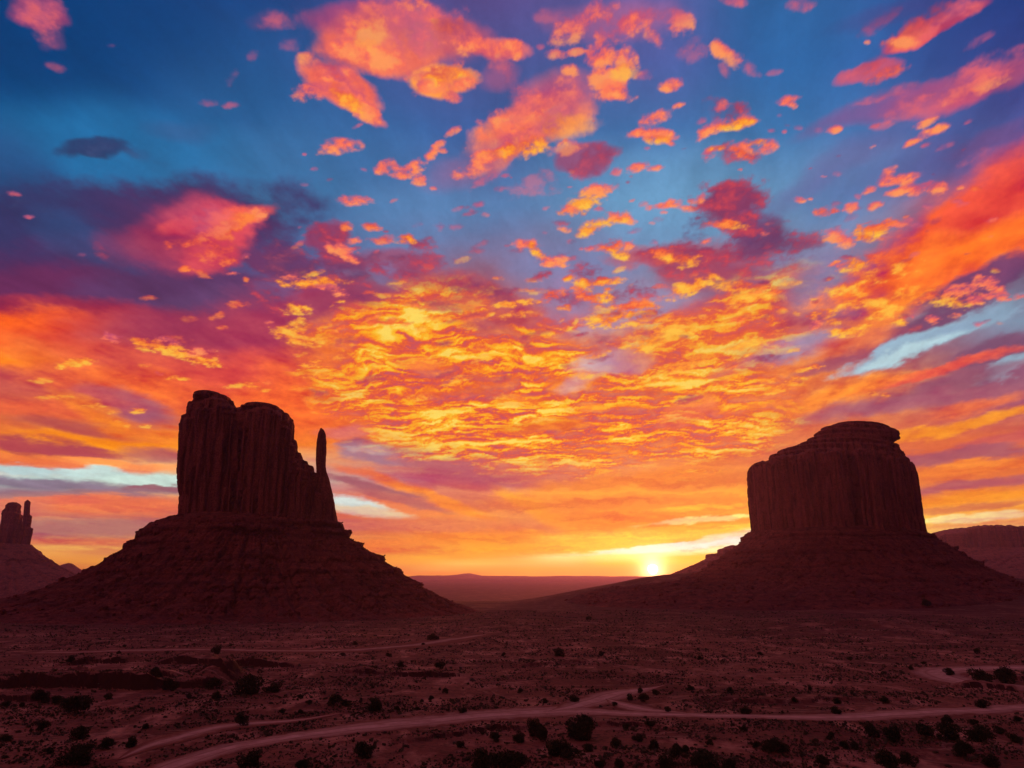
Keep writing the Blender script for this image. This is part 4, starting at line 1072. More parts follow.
def fuse(name, parent, vs, fs, voxel, mat, flute=2.5, strata=0.8, fine=0.7, seed=0.0, top_z=None, sc=1.0, grooves=()):
    """one continuous rock body out of overlapping columns, then weathered"""
    V = np.concatenate(vs)
    me = bpy.data.meshes.new(name)
    me.from_pydata(V.tolist(), [], fs)
    me.update()
    o = bpy.data.objects.new('work', me)
    COL.objects.link(o)
    md = o.modifiers.new('r', 'REMESH')
    md.mode = 'VOXEL'
    md.voxel_size = voxel
    md.use_smooth_shade = True
    dg = bpy.context.evaluated_depsgraph_get()
    me2 = bpy.data.meshes.new_from_object(o.evaluated_get(dg))
    bpy.data.objects.remove(o)
    n = len(me2.vertices)
    co = np.empty(n * 3, np.float32)
    me2.vertices.foreach_get('co', co)
    co = co.reshape(-1, 3).astype(float)
    no = np.array([v.vector[:] for v in me2.vertex_normals]) if hasattr(me2, 'vertex_normals') else None
    x, y, z = co[:, 0] / sc, co[:, 1] / sc, co[:, 2] / sc
    side = 1 - np.clip(np.abs(no[:, 2]), 0, 1) ** 2
    f1 = fbm(x / 16, y / 16, z / 150 + seed, 4, 0.55)
    cr = -np.clip(1 - np.abs(fbm(x / 24, y / 24, z / 220 + seed + 9, 3)) * 9, 0, 1)
    jt = -np.clip(1 - np.abs(fbm(x / 70, y / 70, z / 14 + seed, 2)) * 10, 0, 1)
    s1 = fbm(x / 160, y / 160, z / 5.5 + seed, 3, 0.6)
    zt = (top_z if top_z is not None else z.max() * sc) / sc
    cap = sst(zt - 75, zt - 15, z)
    f2 = fbm(x / 5, y / 5, z / 9 + seed, 4, 0.6)
    d = flute * (f1 * 1.5 + cr * 1.9) * side * (1 - 0.4 * cap) + jt * 0.7 * side * flute * 0.4 + strata * s1 * side * (0.5 + 2.2 * cap) + fine * f2
    # deep clefts between the rock columns
    lat = 512.0 + 683.0 * co[:, 0] / co[:, 1] / 1.0 * 0.98
    wv = 1.6 * fbm(co[:, 2] / 40, 3.0, seed, 3) + 0.5 * fbm(co[:, 2] / 9, 8.0, seed, 2)
    for (gx, gw, gd) in grooves:
        fade = 1.5 * np.clip(0.9 + 1.3 * fbm(co[:, 2] / 60, gx * 0.37, seed, 2), 0.25, 1.2)
        front = np.clip(0.25 - no[:, 1], 0, 1) ** 0.5
        d = d - gd / sc * fade * front * side * np.exp(-np.abs((lat - gx - wv) / gw) ** 1.6)
    co = co + no * (d * sc)[:, None]
    co -= np.array(parent.location)[None]
    me2.vertices.foreach_set('co', co.astype(np.float32).ravel())
    me2.update()
    me2.materials.clear()
    me2.materials.append(mat)
    me2.name = name
    return link(name, me2, parent)


def zx(D):
    def X(px, py=500):
        p = pt(px, py, D)
        return p.x
    def Z(px, py):
        return pt(px, py, D).z
    return X, Z


def butte_columns(D, L, vs, fs, z0, scale_r=1.0, dep=0.0, flare=0.08, dome=0.12, seed=0):
    """L: (px x, px half width, px y of the top, depth offset in m, depth radius m)"""
    X, Z = zx(D)
    for i, q in enumerate(L):
        x, w, yt, dy, ry = q[:5]
        zb = Z(x, q[5]) if len(q) > 5 else z0
        x0 = X(x, 0.5 * (yt + 530))
        xt = X(x, yt)
        xb = X(x, 525)
        rx = abs(X(x + w, 480) - X(x, 480))
        kd = (D + dy) / D
        xb, xt = xb * kd, xt * kd
        lobe(vs, fs, xb, D + dy, rx, ry, zb, CAM_H + (Z(x, yt) - CAM_H) * kd, flare, dome, seed + i * 1.7, lean=(xt - xb, 0))


# --- the left butte with its thumb
def build_mitten():
    X, Z = zx(D1)
    cx = X(258, 525)
    root = thing('mitten_butte', (cx, D1, Z(258, 620)), 'tall red butte with twin humped summit and a thin thumb spire on its right side', 'butte')
    z_foot = Z(258, 526) - 6
    vs, fs = [], []
    L = []
    # body: back row and front row of columns
    for dy, ry, sh in ((30, 26, 0), (0, 34, 1), (-26, 24, 2)):
        L += [(193 + sh, 10.5, 412 + sh * 2, dy, ry), (204, 14, 398 + sh, dy, ry), (216, 14, 392 + sh * 2, dy, ry), (229, 10, 401 + sh, dy, ry), (240, 9, 407 + sh * 2, dy + 6, ry),
              (252, 11, 404 + sh * 2, dy, ry), (265, 13, 403.5 + sh, dy, ry), (277, 12, 407 + sh * 2, dy, ry), (284.5, 8, 412 + sh * 3, dy, ry - 4)]
    L += [(290, 6.5, 436, -8, 22), (294, 7.5, 449, -12, 24), (300, 8, 458, -14, 22), (306, 8, 463, -12, 20), (312, 7.5, 471, -8, 18), (318, 6, 480, -2, 14),
          (298, 8, 462, 12, 22), (308, 8, 470, 10, 18)]
    # slender ribs on the face that looks at the camera
    for (x, w, yt, dy, ry) in [(186, 6.5, 428, -34, 13), (193, 7, 415, -46, 12), (206, 9.5, 405, -50, 13), (221, 8, 402, -48, 12), (231, 4.5, 408, -46, 9), (238.5, 3.4, 414, -42, 8), (245, 4, 410, -44, 9),
                               (254, 6.5, 407, -50, 12), (266, 8, 405, -52, 13), (277.5, 6, 411, -48, 11), (286, 4.5, 424, -40, 10), (291.5, 3.8, 442, -36, 10), (297, 3.6, 460, -38, 10), (302.5, 3.2, 468, -38, 9),
                               (308, 3.4, 476, -34, 9), (313.5, 3.0, 484, -28, 8), (319, 3.4, 492, -20, 8)]:
        L.append((x, w, yt, dy, ry))
    butte_columns(D1, L, vs, fs, z_foot - 4, flare=0.05, dome=0.10, seed=3)
    # the two rounded caps of the summit
    for (x, w, yt, yb, dy, ry) in [(212, 15, 390.5, 402, -6, 36), (205, 9, 396, 408, -4, 34), (222, 12, 393.5, 404, 0, 34), (262, 20, 402.5, 412, -4, 36)]:
        lobe(vs, fs, X(x, yt) * (1 + dy / D1), D1 + dy, abs(X(x + w, 480) - X(x, 480)), ry, Z(x, yb), CAM_H + (Z(x, yt) - CAM_H) * (1 + (dy - 12) / D1), 0.0, 0.9, x * 0.3, nz=10)
    # plinth
    lobe(vs, fs, X(256, 520), D1 - 2, abs(X(256 + 79, 520) - X(256, 520)), 74, z_foot - 14, Z(256, 521), 0.04, 0.2, 5.5, seg=60, nz=8, skew=cx / D1)
    fuse('cliff', root, vs, fs, 1.4, M_ROCK, flute=2.6, strata=0.9, fine=0.8, seed=1.0,
         grooves=[(187, .8, 5), (199, .7, 5), (207, .6, 4), (216, .8, 5), (228.5, 1.6, 12), (234.5, 1.2, 9), (241, 1.4, 12), (247, .8, 6), (258, .6, 4), (263, .8, 6), (271, .7, 5), (283, 1.0, 9), (289.5, 1.0, 9), (295, .8, 7), (301, .8, 6), (307, .8, 6), (313, .7, 5), (318, .7, 4)])
    # thumb
    vs, fs = [], []
    zt = lambda y: Z(322, y)
    xm = lambda x, y: X(x, y)
    segs = [(322, 428.5, 0.9), (322.6, 431, 2.6), (322.6, 434, 3.8), (322.4, 440, 4.6), (322, 450, 5.0), (321.8, 460, 4.8), (321.9, 468, 4.6), (323, 474, 5.3), (324, 480, 6.0), (324.5, 486, 6.8), (325.5, 494, 7.8), (326.5, 504, 8.6), (327.5, 514, 9.2), (328.5, 524, 10), (329, 531, 11)]
    th = np.linspace(0, 2 * np.pi, 28, endpoint=False)
    ys = np.linspace(428.5, 531, 80)
    sx = np.interp(ys, [q[1] for q in segs], [q[0] for q in segs])
    sw = np.interp(ys, [q[1] for q in segs], [q[2] for q in segs])
    V = []
    for yv, xv, wv in zip(ys, sx, sw):
        rr_ = wv * D1 / 683.0 * (1 + 0.10 * fbm(yv / 5.0, 2.0, 3.0, 3))
        k = 1 + 0.14 * fbm(np.cos(th) * 1.6, np.sin(th) * 1.6, yv / 30, 3)
        V.append(np.stack([X(xv, yv) + rr_ * k * np.cos(th), D1 - 4 + rr_ * 1.15 * k * np.sin(th), np.full(28, Z(xv, yv))], -1))
    V = np.concatenate(V)
    F = [list(f[::-1]) for f in grid_faces(80, 28, True).tolist()]
    F.append(list(range(28)))
    F.append(list(range(len(V) - 1, len(V) - 29, -1)))
    fuse('spire', root, [V], F, 0.9, M_ROCK, flute=0.7, strata=0.5, fine=0.5, seed=6.0, top_z=9999)
    rr = lambda x, y: abs(X(x, y) - cx)
    zz = lambda x, y: Z(x, y)
    right = [(rr(334, 524), zz(334, 524)), (rr(338, 528), zz(338, 528)), (rr(346, 538), zz(346, 538)), (rr(368, 556), zz(368, 556)), (rr(393, 573), zz(393, 573)), (rr(414, 588), zz(414, 588)),
             (rr(434, 599), zz(434, 599)), (rr(450, 606), zz(450, 606)), (rr(470, 611), zz(470, 611)), (rr(500, 614), -5)]
    left = [(rr(178, 516), zz(178, 516)), (rr(168, 519), zz(168, 519)), (rr(150, 526.5), zz(150, 526.5)), (rr(145, 530), zz(145, 530)), (rr(142.5, 536), zz(142.5, 536)), (rr(128, 550), zz(128, 550)), (rr(112, 561), zz(112, 561)), (rr(88, 575), zz(88, 575)), (rr(66, 585), zz(66, 585)),
            (rr(34, 597), zz(34, 597)), (rr(-10, 606), zz(-10, 606)), (rr(-80, 612), -5)]
    talus('talus_slope', root, cx, D1, right, left, rr(334, 524), 80, M_TALUS,
          ledges=[(Z(258, 527), 7), (Z(258, 536), 6), (Z(258, 549), 5), (Z(258, 563), 6), (Z(258, 575), 5), (Z(258, 588), 4), (Z(258, 596), 3)], gully=1.0, seed=2.0)
    return root


# --- the right butte: a broad fluted drum under stepped caps
def build_drum():
    X, Z = zx(D2)
    cx = X(835, 520)
    root = thing('drum_butte', (cx, D2, Z(835, 610)), 'broad flat topped red butte with fluted drum walls standing right of the setting sun', 'butte')
    vs, fs = [], []
    m = D2 / 683.0 / 1.02
    a, b = 86.0 * m, 74.0 * m
    zb = Z(835, 535) - 8
    rnd = random.Random(5)
    n = 46
    for i in range(n):
        t = 2 * math.pi * i / n + rnd.uniform(-0.04, 0.04)
        rad = rnd.uniform(13, 21)
        k = 1 - rad / a * 0.85 + rnd.uniform(-0.015, 0.015)
        x, y = math.cos(t), math.sin(t)
        px = 835 + 84 * x * k
        yt = np.interp(px, [748, 762, 780, 800, 825, 850, 880, 900, 912, 922], [470, 463, 457, 452, 449, 448, 448, 452, 457, 463])
        if y < -0.2:
            yt += rnd.uniform(-2, 4)
        xw = (cx + 2.0 * m + 0.975 * a * x * k) * (1 + b * y * k / D2)
        lobe(vs, fs, xw, D2 + b * y * k, rad, rad, zb, CAM_H + (Z(835, float(yt)) - CAM_H) * (1 + b * y * k / D2), 0.05, 0.14, i * 1.3, lean=(-x * 1, -y * 2))
    lobe(vs, fs, cx, D2, a * 0.86, b * 0.86, zb, Z(835, 462), 0.03, 0.1, 2.2, seg=64, skew=cx / D2)
    # a few buttresses
    for (px, w, yt, dy) in [(757, 8, 470, -28), (911, 9, 459, -10), (906, 9, 455, 20), (912, 8, 464, -40), (838, 9, 449, -b * 0.985 / 1), (868, 10, 447, -b * 0.97), (896, 8, 455, -b * 0.72), (806, 9, 456, -b * 0.9), (780, 8, 462, -b * 0.72)]:
        lobe(vs, fs, X(px, 500) * (1 + dy / D2), D2 + dy, w * m, w * m * 1.1, zb, CAM_H + (Z(px, yt) - CAM_H) * (1 + dy / D2), 0.10, 0.2, px * 0.1)
    # shoulders
    for (x0, x1, yt, yb, kb) in [(757, 915, 463, 475, .90), (766, 909, 455, 470, .82), (779, 902, 449, 462, .72), (797, 898, 442.5, 455, .58)]:
        lobe(vs, fs, X((x0 + x1) / 2, yt), D2, (x1 - x0) / 2 * m, b * kb, Z(835, yb), Z(835, yt), 0.02, 0.35, x0 * 0.7, seg=64, nz=14, skew=cx / D2)
    fuse('cliff', root, vs, fs, 1.9, M_ROCK, flute=3.0, strata=1.5, fine=0.8, seed=21.0,
         grooves=[(757, .8, 8), (765, .7, 6), (774, .9, 9), (783, .6, 6), (791, .9, 9), (798, .7, 7), (806, .6, 6), (814, .9, 10), (823, .7, 8), (831, .6, 6), (840, .7, 7), (847, 1.4, 17), (853, .9, 10), (861, .8, 10), (868, .7, 8),
                  (875, 1.3, 16), (884, .7, 8), (892, 1.3, 16), (899, .8, 9), (906, .8, 9), (914, .8, 8)])
    vs, fs = [], []
    for (x0, x1, yt, yb, kb) in [(803, 895, 437, 448, .50), (811, 896, 431.5, 441, .46), (818, 896, 427, 436, .42), (828, 889, 424.5, 432, .36), (874, 899.5, 428, 438.5, .20)]:
        lobe(vs, fs, X((x0 + x1) / 2, yt), D2, (x1 - x0) / 2 * m, b * kb, Z(835, yb), Z(835, yt), 0.0, 0.45, x0 * 0.37, seg=64, nz=12, skew=cx / D2)
    fuse('cap_rock', root, vs, fs, 1.6, M_ROCK, flute=1.6, strata=1.8, fine=0.8, seed=25.0)
    rr = lambda x, y: abs(X(x, y) - cx)
    right = [(rr(921, 531), Z(921, 531)), (rr(929, 535), Z(929, 535)), (rr(945, 546), Z(945, 546)), (rr(965, 559), Z(965, 559)), (rr(985, 570), Z(985, 570)), (rr(1003, 578), Z(1003, 578)), (rr(1015, 582), Z(1015, 582)),
             (rr(1040, 589), Z(1040, 589)), (rr(1090, 598), -6)]
    left = [(rr(748, 534), Z(748, 534)), (rr(741, 544), Z(741, 544)), (rr(727, 557), Z(727, 557)), (rr(713, 568), Z(713, 568)), (rr(698, 576), Z(698, 576)), (rr(680, 581), Z(680, 581)), (rr(650, 586), Z(650, 586)),
            (rr(610, 590), Z(610, 590)), (rr(560, 600), -6)]
    talus('talus_slope', root, cx, D2, right, left, rr(921, 531), 84 * m, M_TALUS,
          ledges=[(Z(835, 540), 5), (Z(835, 556), 5), (Z(835, 566), 6), (Z(835, 580), 5)], gully=0.75, seed=12.0)
    return root


# --- far butte at the left edge of the view
def build_far_butte():
    D = 3000.0
    X, Z = zx(D)
    m = D / 683.0 / 1.02
    cx = X(2, 545)
    root = thing('far_butte', (cx, D, Z(2, 600)), 'small distant butte with a finger spire, at the far left beyond the tall thumbed butte', 'butte')
    vs, fs = [], []
    L = [(8.5, 4.2, 508, 0, 26), (12.5, 5, 503, 0, 30), (16, 3.6, 502, 0, 28), (18, 3.6, 513, -10, 26), (20, 3.2, 521, 0, 24), (7, 4, 515, -16, 20), (12, 4, 510, -24, 18), (2, 6, 527, 0, 36), (-8, 9, 530, 0, 40), (-20, 10, 534, 0, 40), (-34, 10, 528, 0, 40), (-46, 9, 538, 0, 40)]
    butte_columns(D, L, vs, fs, Z(2, 552), flare=0.06, dome=0.12, seed=31)
    lobe(vs, fs, X(13, 504), D, 5.2 * m, 30, Z(14, 509), Z(14, 502.0), 0, 0.7, 3.0, nz=8)
    lobe(vs, fs, X(-8, 546), D, 40 * m, 90, Z(2, 556), Z(2, 544), 0.02, 0.3, 4.4, seg=48, nz=8)
    fuse('cliff', root, vs, fs, 3.6, M_FAR, flute=3.0, strata=1.2, fine=1.2, seed=33.0, sc=1.6)
    vs, fs = [], []
    butte_columns(D, [(27.8, 2.7, 499.5, 0, 13), (28.4, 3.2, 514, 0, 15), (29, 4.0, 527, 0, 18)], vs, fs, Z(2, 552), flare=0.12, dome=0.08, seed=41)
    fuse('spire', root, vs, fs, 2.4, M_FAR, flute=1.2, strata=0.8, fine=0.8, seed=35.0, sc=1.4, top_z=9999)
    rr = lambda x, y: abs(X(x, y) - cx)
    right = [(rr(32, 545), Z(32, 545)), (rr(36, 549), Z(36, 549)), (rr(46, 558), Z(46, 558)), (rr(60, 568), Z(60, 568)), (rr(72, 574), Z(72, 574)), (rr(90, 583), Z(90, 583)), (rr(130, 592), -50), (rr(180, 598), -56)]
    left = [(rr(-48, 545), Z(-48, 545)), (rr(-60, 553), Z(-60, 553)), (rr(-90, 570), Z(-90, 570)), (rr(-130, 588), -46), (rr(-180, 598), -56)]
    talus('talus_slope', root, cx, D, right, left, 150, 120, M_FAR, ledges=[(Z(2, 553), 7), (Z(2, 562), 8)], gully=1.4, seed=42.0, na=420, nz=90)


# --- long mesa behind the right butte
def build_far_mesa():
    D = 4300.0
    X, Z = zx(D)
    m = D / 683.0 / 1.02
    cx = X(1080, 550)
    root = thing('far_mesa', (cx, D, Z(1080, 600)), 'long dark flat topped mesa behind the drum shaped butte at the right edge', 'mesa')
    vs, fs = [], []
    rnd = random.Random(8)
    tops = [(915, 541), (932, 535), (945, 532), (958, 530.5), (962, 527.5), (975, 525.8), (985, 525), (1000, 525), (1015, 526.5), (1030, 525), (1100, 524), (1240, 528)]
    for i in range(60):
        px = 918 + i * 5.4
        yt = float(np.interp(px, [q[0] for q in tops], [q[1] for q in tops])) + rnd.uniform(-0.3, 0.3)
        lobe(vs, fs, X(px, 545), D - 60 + rnd.uniform(-30, 30), rnd.uniform(3.6, 5.2) * m, rnd.uniform(60, 90), Z(px, 560), Z(px, yt), 0.08, 0.05, i * 0.9, nz=12, seg=14)
        lobe(vs, fs, X(px, 545), D + 180, 7.0 * m, 190, Z(px, 560), Z(px, yt + 0.4), 0.02, 0.04, i * 0.9 + 3, nz=10, seg=14)
    fuse('cliff', root, vs, fs, 7.0, M_FAR, flute=3.2, strata=1.4, fine=1.2, seed=51.0, sc=2.4)
    rr = lambda x, y: abs(X(x, y) - cx)
    left = [(rr(915, 549), Z(915, 549)), (rr(905, 555), Z(905, 555)), (rr(880, 566), Z(880, 566)), (rr(850, 580), Z(850, 580)), (rr(800, 590), -62)]
    right = [(rr(1245, 549), Z(1245, 549)), (rr(1280, 570), Z(1280, 570)), (rr(1330, 590), -62)]
    talus('talus_slope', root, cx, D + 90, right, left, rr(915, 549), 330, M_FAR, ledges=[(Z(1000, 561), 9), (Z(1000, 570), 8)], gully=2.0, seed=52.0, na=700, nz=90)


def build_low_mesa():
    D = 2900.0
    X, Z = zx(D)
    m = D / 683.0 / 1.02
    cx = X(742, 560)
    root = thing('low_mesa', (cx, D, Z(742, 600)), 'low stepped mesa glowing red between the setting sun and the drum shaped butte', 'mesa')
    vs, fs = [], []
    for i, (px, w, yt, ry) in enumerate([(712, 6, 553.5, 60), (718, 6, 553, 70), (726, 6, 547.5, 80), (734, 7, 544.8, 80), (743, 8, 545, 80), (754, 10, 547, 90), (770, 12, 545, 90), (786, 12, 547, 80)]):
        lobe(vs, fs, X(px, 555), D + (i % 2) * 14, w * m, ry, Z(px, 566), Z(px, yt), 0.25, 0.12, i * 2.1, nz=12)
    fuse('cliff', root, vs, fs, 4.5, M_FAR, flute=2.6, strata=1.2, fine=1.0, seed=61.0, sc=2.0)
    rr = lambda x, y: abs(X(x, y) - cx)
    left = [(rr(709, 557), Z(709, 557)), (rr(704, 560), Z(704, 560)), (rr(694, 566), Z(694, 566)), (rr(680, 572), Z(680, 572)), (rr(655, 582), Z(655, 582)), (rr(620, 592), -52)]
    right = [(rr(795, 557), Z(795, 557)), (rr(820, 572), Z(820, 572)), (rr(860, 592), -52)]
    talus('talus_slope', root, cx, D, right, left, rr(709, 557), 110, M_FAR, ledges=[(Z(742, 562), 6)], gully=1.2, seed=62.0, na=420, nz=80)


def build_hill(name, D, prof, depth, seed):
    X, Z = zx(D)
    n = 60
    xs = np.linspace(prof[0][0], prof[-1][0], n)
    zt = [Z(x, float(np.interp(x, [p[0] for p in prof], [p[1] for p in prof]))) for x in xs]
    xw = np.array([X(x, 575) for x in xs])
    ks = np.linspace(-1, 1, 25)
    base = -140.0 if D > 10000 else -90.0
    V = []
    for k in ks:
        s = (1 - abs(k) ** 1.4)
        y = np.full(n, D + k * depth)
        z = base + (np.array(zt) - base) * s + fbm(xw / (depth * 0.3), y / (depth * 0.3), seed, 4) * depth * 0.02 * (1 - abs(k))
        V.append(np.stack([xw, y, z], -1))
    V = np.concatenate(V)
    tag(link(name, mesh_np(name, V, grid_faces(25, n), M_FAR, True)), kind='structure')


build_mitten()
build_drum()
build_far_butte()
build_far_mesa()
build_low_mesa()
build_hill('hill', 6200.0, [(48, 577), (56, 569), (63, 564), (67, 562.5), (71, 565), (78, 569), (86, 574), (100, 578)], 500, 71.0)
build_hill('hill', 15000.0, [(395, 577), (420, 575.5), (445, 575.6), (458, 574.8), (466, 573.0), (470, 573.0), (480, 575.6), (520, 575.8), (640, 576.2), (760, 576.4)], 900, 73.0)


def build_rubble():
    """fallen blocks lying over the two big talus slopes"""
    rs = np.random.RandomState(21)
    vs, fs, b = [], [], 0
    cube = np.array([(x, y, z) for x in (-1, 1) for y in (-1, 1) for z in (-1, 1)], float)
    cf = np.array([(0, 1, 3, 2), (4, 6, 7, 5), (0, 4, 5, 1), (2, 3, 7, 6), (0, 2, 6, 4), (1, 5, 7, 3)])
    for o in [q for q in bpy.data.objects if q.name.startswith('talus_slope') and q.parent.name in ('mitten_butte', 'drum_butte')]:
        me = o.data
        co = np.empty(len(me.vertices) * 3, np.float32)
        me.vertices.foreach_get('co', co)
        co = co.reshape(-1, 3) + np.array(o.parent.location)
        ok = (co[:, 1] < o.parent.location.y + 60) & (co[:, 2] > 4)
        co = co[ok]
        n = 5200
        pick = co[rs.randint(0, len(co), n)]
        dn = fbm(pick[:, 0] / 40, pick[:, 1] / 40, 5.0, 3)
        pick = pick[dn > rs.uniform(-0.3, 0.25, n)]
        pick = pick + rs.uniform(-1.5, 1.5, pick.shape) * np.array([1, 1, 0])
        n = len(pick)
        s = np.clip(np.exp(rs.normal(-0.1, 0.5, n)), 0.4, 3.2)
        a = rs.uniform(0, 6.28, n)
        sh = rs.uniform(0.6, 1.4, (n, 3)) * s[:, None] * np.array([1, 1, 0.7])
        c = cube[None] * sh[:, None] * (1 + rs.uniform(-0.35, 0.2, (n, 8, 1)))
        ca_, sa_ = np.cos(a)[:, None], np.sin(a)[:, None]
        x, y = c[..., 0] * ca_ - c[..., 1] * sa_, c[..., 0] * sa_ + c[..., 1] * ca_
        V = np.stack([x, y, c[..., 2] + 0.3 * x], -1) + pick[:, None]
        vs.append(V.reshape(-1, 3))
        fs.append((cf[None] + (np.arange(n) * 8)[:, None, None] + b).reshape(-1, 4))
        b += n * 8
    tag(link('rubble', mesh_np('rubble', np.concatenate(vs), np.concatenate(fs), M_TALUS)), kind='stuff')


bpy.context.view_layer.update()
build_rubble()


# ------------------------------------------------------------------ plants
def leaf_cloud(rnd, blobs, count, size, flat=0.8):
    """many small leaf sprays spread through a few uneven clumps (local metres)"""
    V, F = [], []
    tot = sum(b[3] ** 2 for b in blobs)
    for (bx, by, bz, br, bh) in blobs:
        for _ in range(max(6, int(count * br ** 2 / tot))):
            while True:
                u = np.array([rnd.uniform(-1, 1) for _ in range(3)])
                l = np.linalg.norm(u)
                if 0.05 < l < 1:
                    break
            k = (l ** 0.6) / l * rnd.uniform(0.85, 1.0) if flat == 0.0 else (l ** 0.35) / l * rnd.choice([rnd.uniform(0.7, 1.08), rnd.uniform(0.8, 1.08), rnd.uniform(0.9, 1.4)])
            u = u * k
            c = np.array([bx + u[0] * br, by + u[1] * br, max(bz + u[2] * bh, 0.04)])
            s = size * rnd.uniform(0.6, 1.5)
            d1 = np.array([rnd.gauss(0, 1) for _ in range(3)])
            d1 /= np.linalg.norm(d1)
            d2 = np.cross(d1, [rnd.gauss(0, 1) for _ in range(3)])
            d2 /= np.linalg.norm(d2)
            b = len(V)
            V += [c - d1 * s - d2 * s * 0.35, c + d2 * s * 0.6, c + d1 * s * 1.2, c - d2 * s * 0.7]
            F.append([b, b + 1, b + 2, b + 3])
    return np.array(V), np.array(F)


def trunk_mesh(rnd, h, r0, limbs):
    V, F = [], []

    def tube(p, q, ra, rb, seg=7, n=5):
        p, q = np.array(p, float), np.array(q, float)
        ax = q - p
        ax /= np.linalg.norm(ax)
        s = np.cross(ax, [0.3, 1, 0.2])
        s /= np.linalg.norm(s)
        t = np.cross(ax, s)
        b = len(V)
        for i in range(n):
            k = i / (n - 1)
            c = p + (q - p) * k + s * math.sin(k * 3.1) * 0.06 * h
            for j in range(seg):
                a = 2 * math.pi * j / seg
                V.append(c + (s * math.cos(a) + t * math.sin(a)) * (ra + (rb - ra) * k))
        for i in range(n - 1):
            for j in range(seg):
                F.append([b + i * seg + j, b + i * seg + (j + 1) % seg, b + (i + 1) * seg + (j + 1) % seg, b + (i + 1) * seg + j])
    tube((0, 0, -0.4), (0.05 * h, 0, h * 0.45), r0, r0 * 0.6)
    for (x, y, z) in limbs:
        tube((0.04 * h, 0, h * rnd.uniform(0.12, 0.4)), (x * 0.85, y * 0.85, z), r0 * 0.5, r0 * 0.12, 6, 4)
    return np.array(V), np.array(F)


JUN, SAGE = [], []
for k in range(7):
    rnd = random.Random(100 + k)
    wide = [1.0, 1.25, 0.8, 1.1, 1.4, 0.75, 1.0][k]
    blobs = []
    for j in range(11 + k % 3):
        a = rnd.uniform(0, 6.28)
        q = rnd.uniform(0.0, 0.66) * wide
        r = rnd.uniform(0.22, 0.40)
        hz = rnd.uniform(0.22, 0.95) * (1.0 - 0.35 * q)
        blobs.append((q * math.cos(a), q * math.sin(a), hz, r, r * 0.8))
    V, F = leaf_cloud(rnd, blobs, 3200, 0.046)
    crown = mesh_np('juniper_crown', V, F, M_LEAF)
    V, F = trunk_mesh(rnd, 0.9, 0.07, [(b[0], b[1], b[2]) for b in blobs[:8]])
    tr = mesh_np('juniper_trunk', V, F, M_BARK, True)
    JUN.append((crown, tr))
for k in range(6):
    rnd = random.Random(200 + k)
    blobs = [(rnd.uniform(-0.22, 0.22), rnd.uniform(-0.22, 0.22), rnd.uniform(0.15, 0.35), rnd.uniform(0.38, 0.5), 0.34) for _ in range(6)]
    V, F = leaf_cloud(rnd, blobs, 560, 0.10, 0.0)
    SAGE.append(mesh_np('sage_clump', V, F, M_LEAF2))

_rp = random.Random(11)
_cnt = [0]


def place_pt(px, py):
    """stand on the ground where the pixel's ray meets it"""
    x, y = gp(px, py)
    for _ in range(4):
        h = float(ground_h(np.array([x]), np.array([y]))[0])
        dx, dy, dz = px_dir(px, py)
        t = (h - CAM_H) / float(dz)
        x, y = float(dx) * t, float(dy) * t
    return x, y, float(ground_h(np.array([x]), np.array([y]))[0])


def juniper(px, py, w, label, group, tall=1.0):
    x, y, z = place_pt(px, py)
    k = _cnt[0] % len(JUN)
    _cnt[0] += 1
    r = 0.5 * w * y / 683.0 / 1.02
    o = thing('juniper_bush', (x, y, z - 0.05 * r), label, 'bush', group)
    o.rotation_euler = (0, 0, _rp.uniform(0, 6.28))
    o.scale = (r, r, r * tall * _rp.uniform(0.95, 1.15))
    link('crown', JUN[k][0], o)
    link('trunk', JUN[k][1], o)
    return o


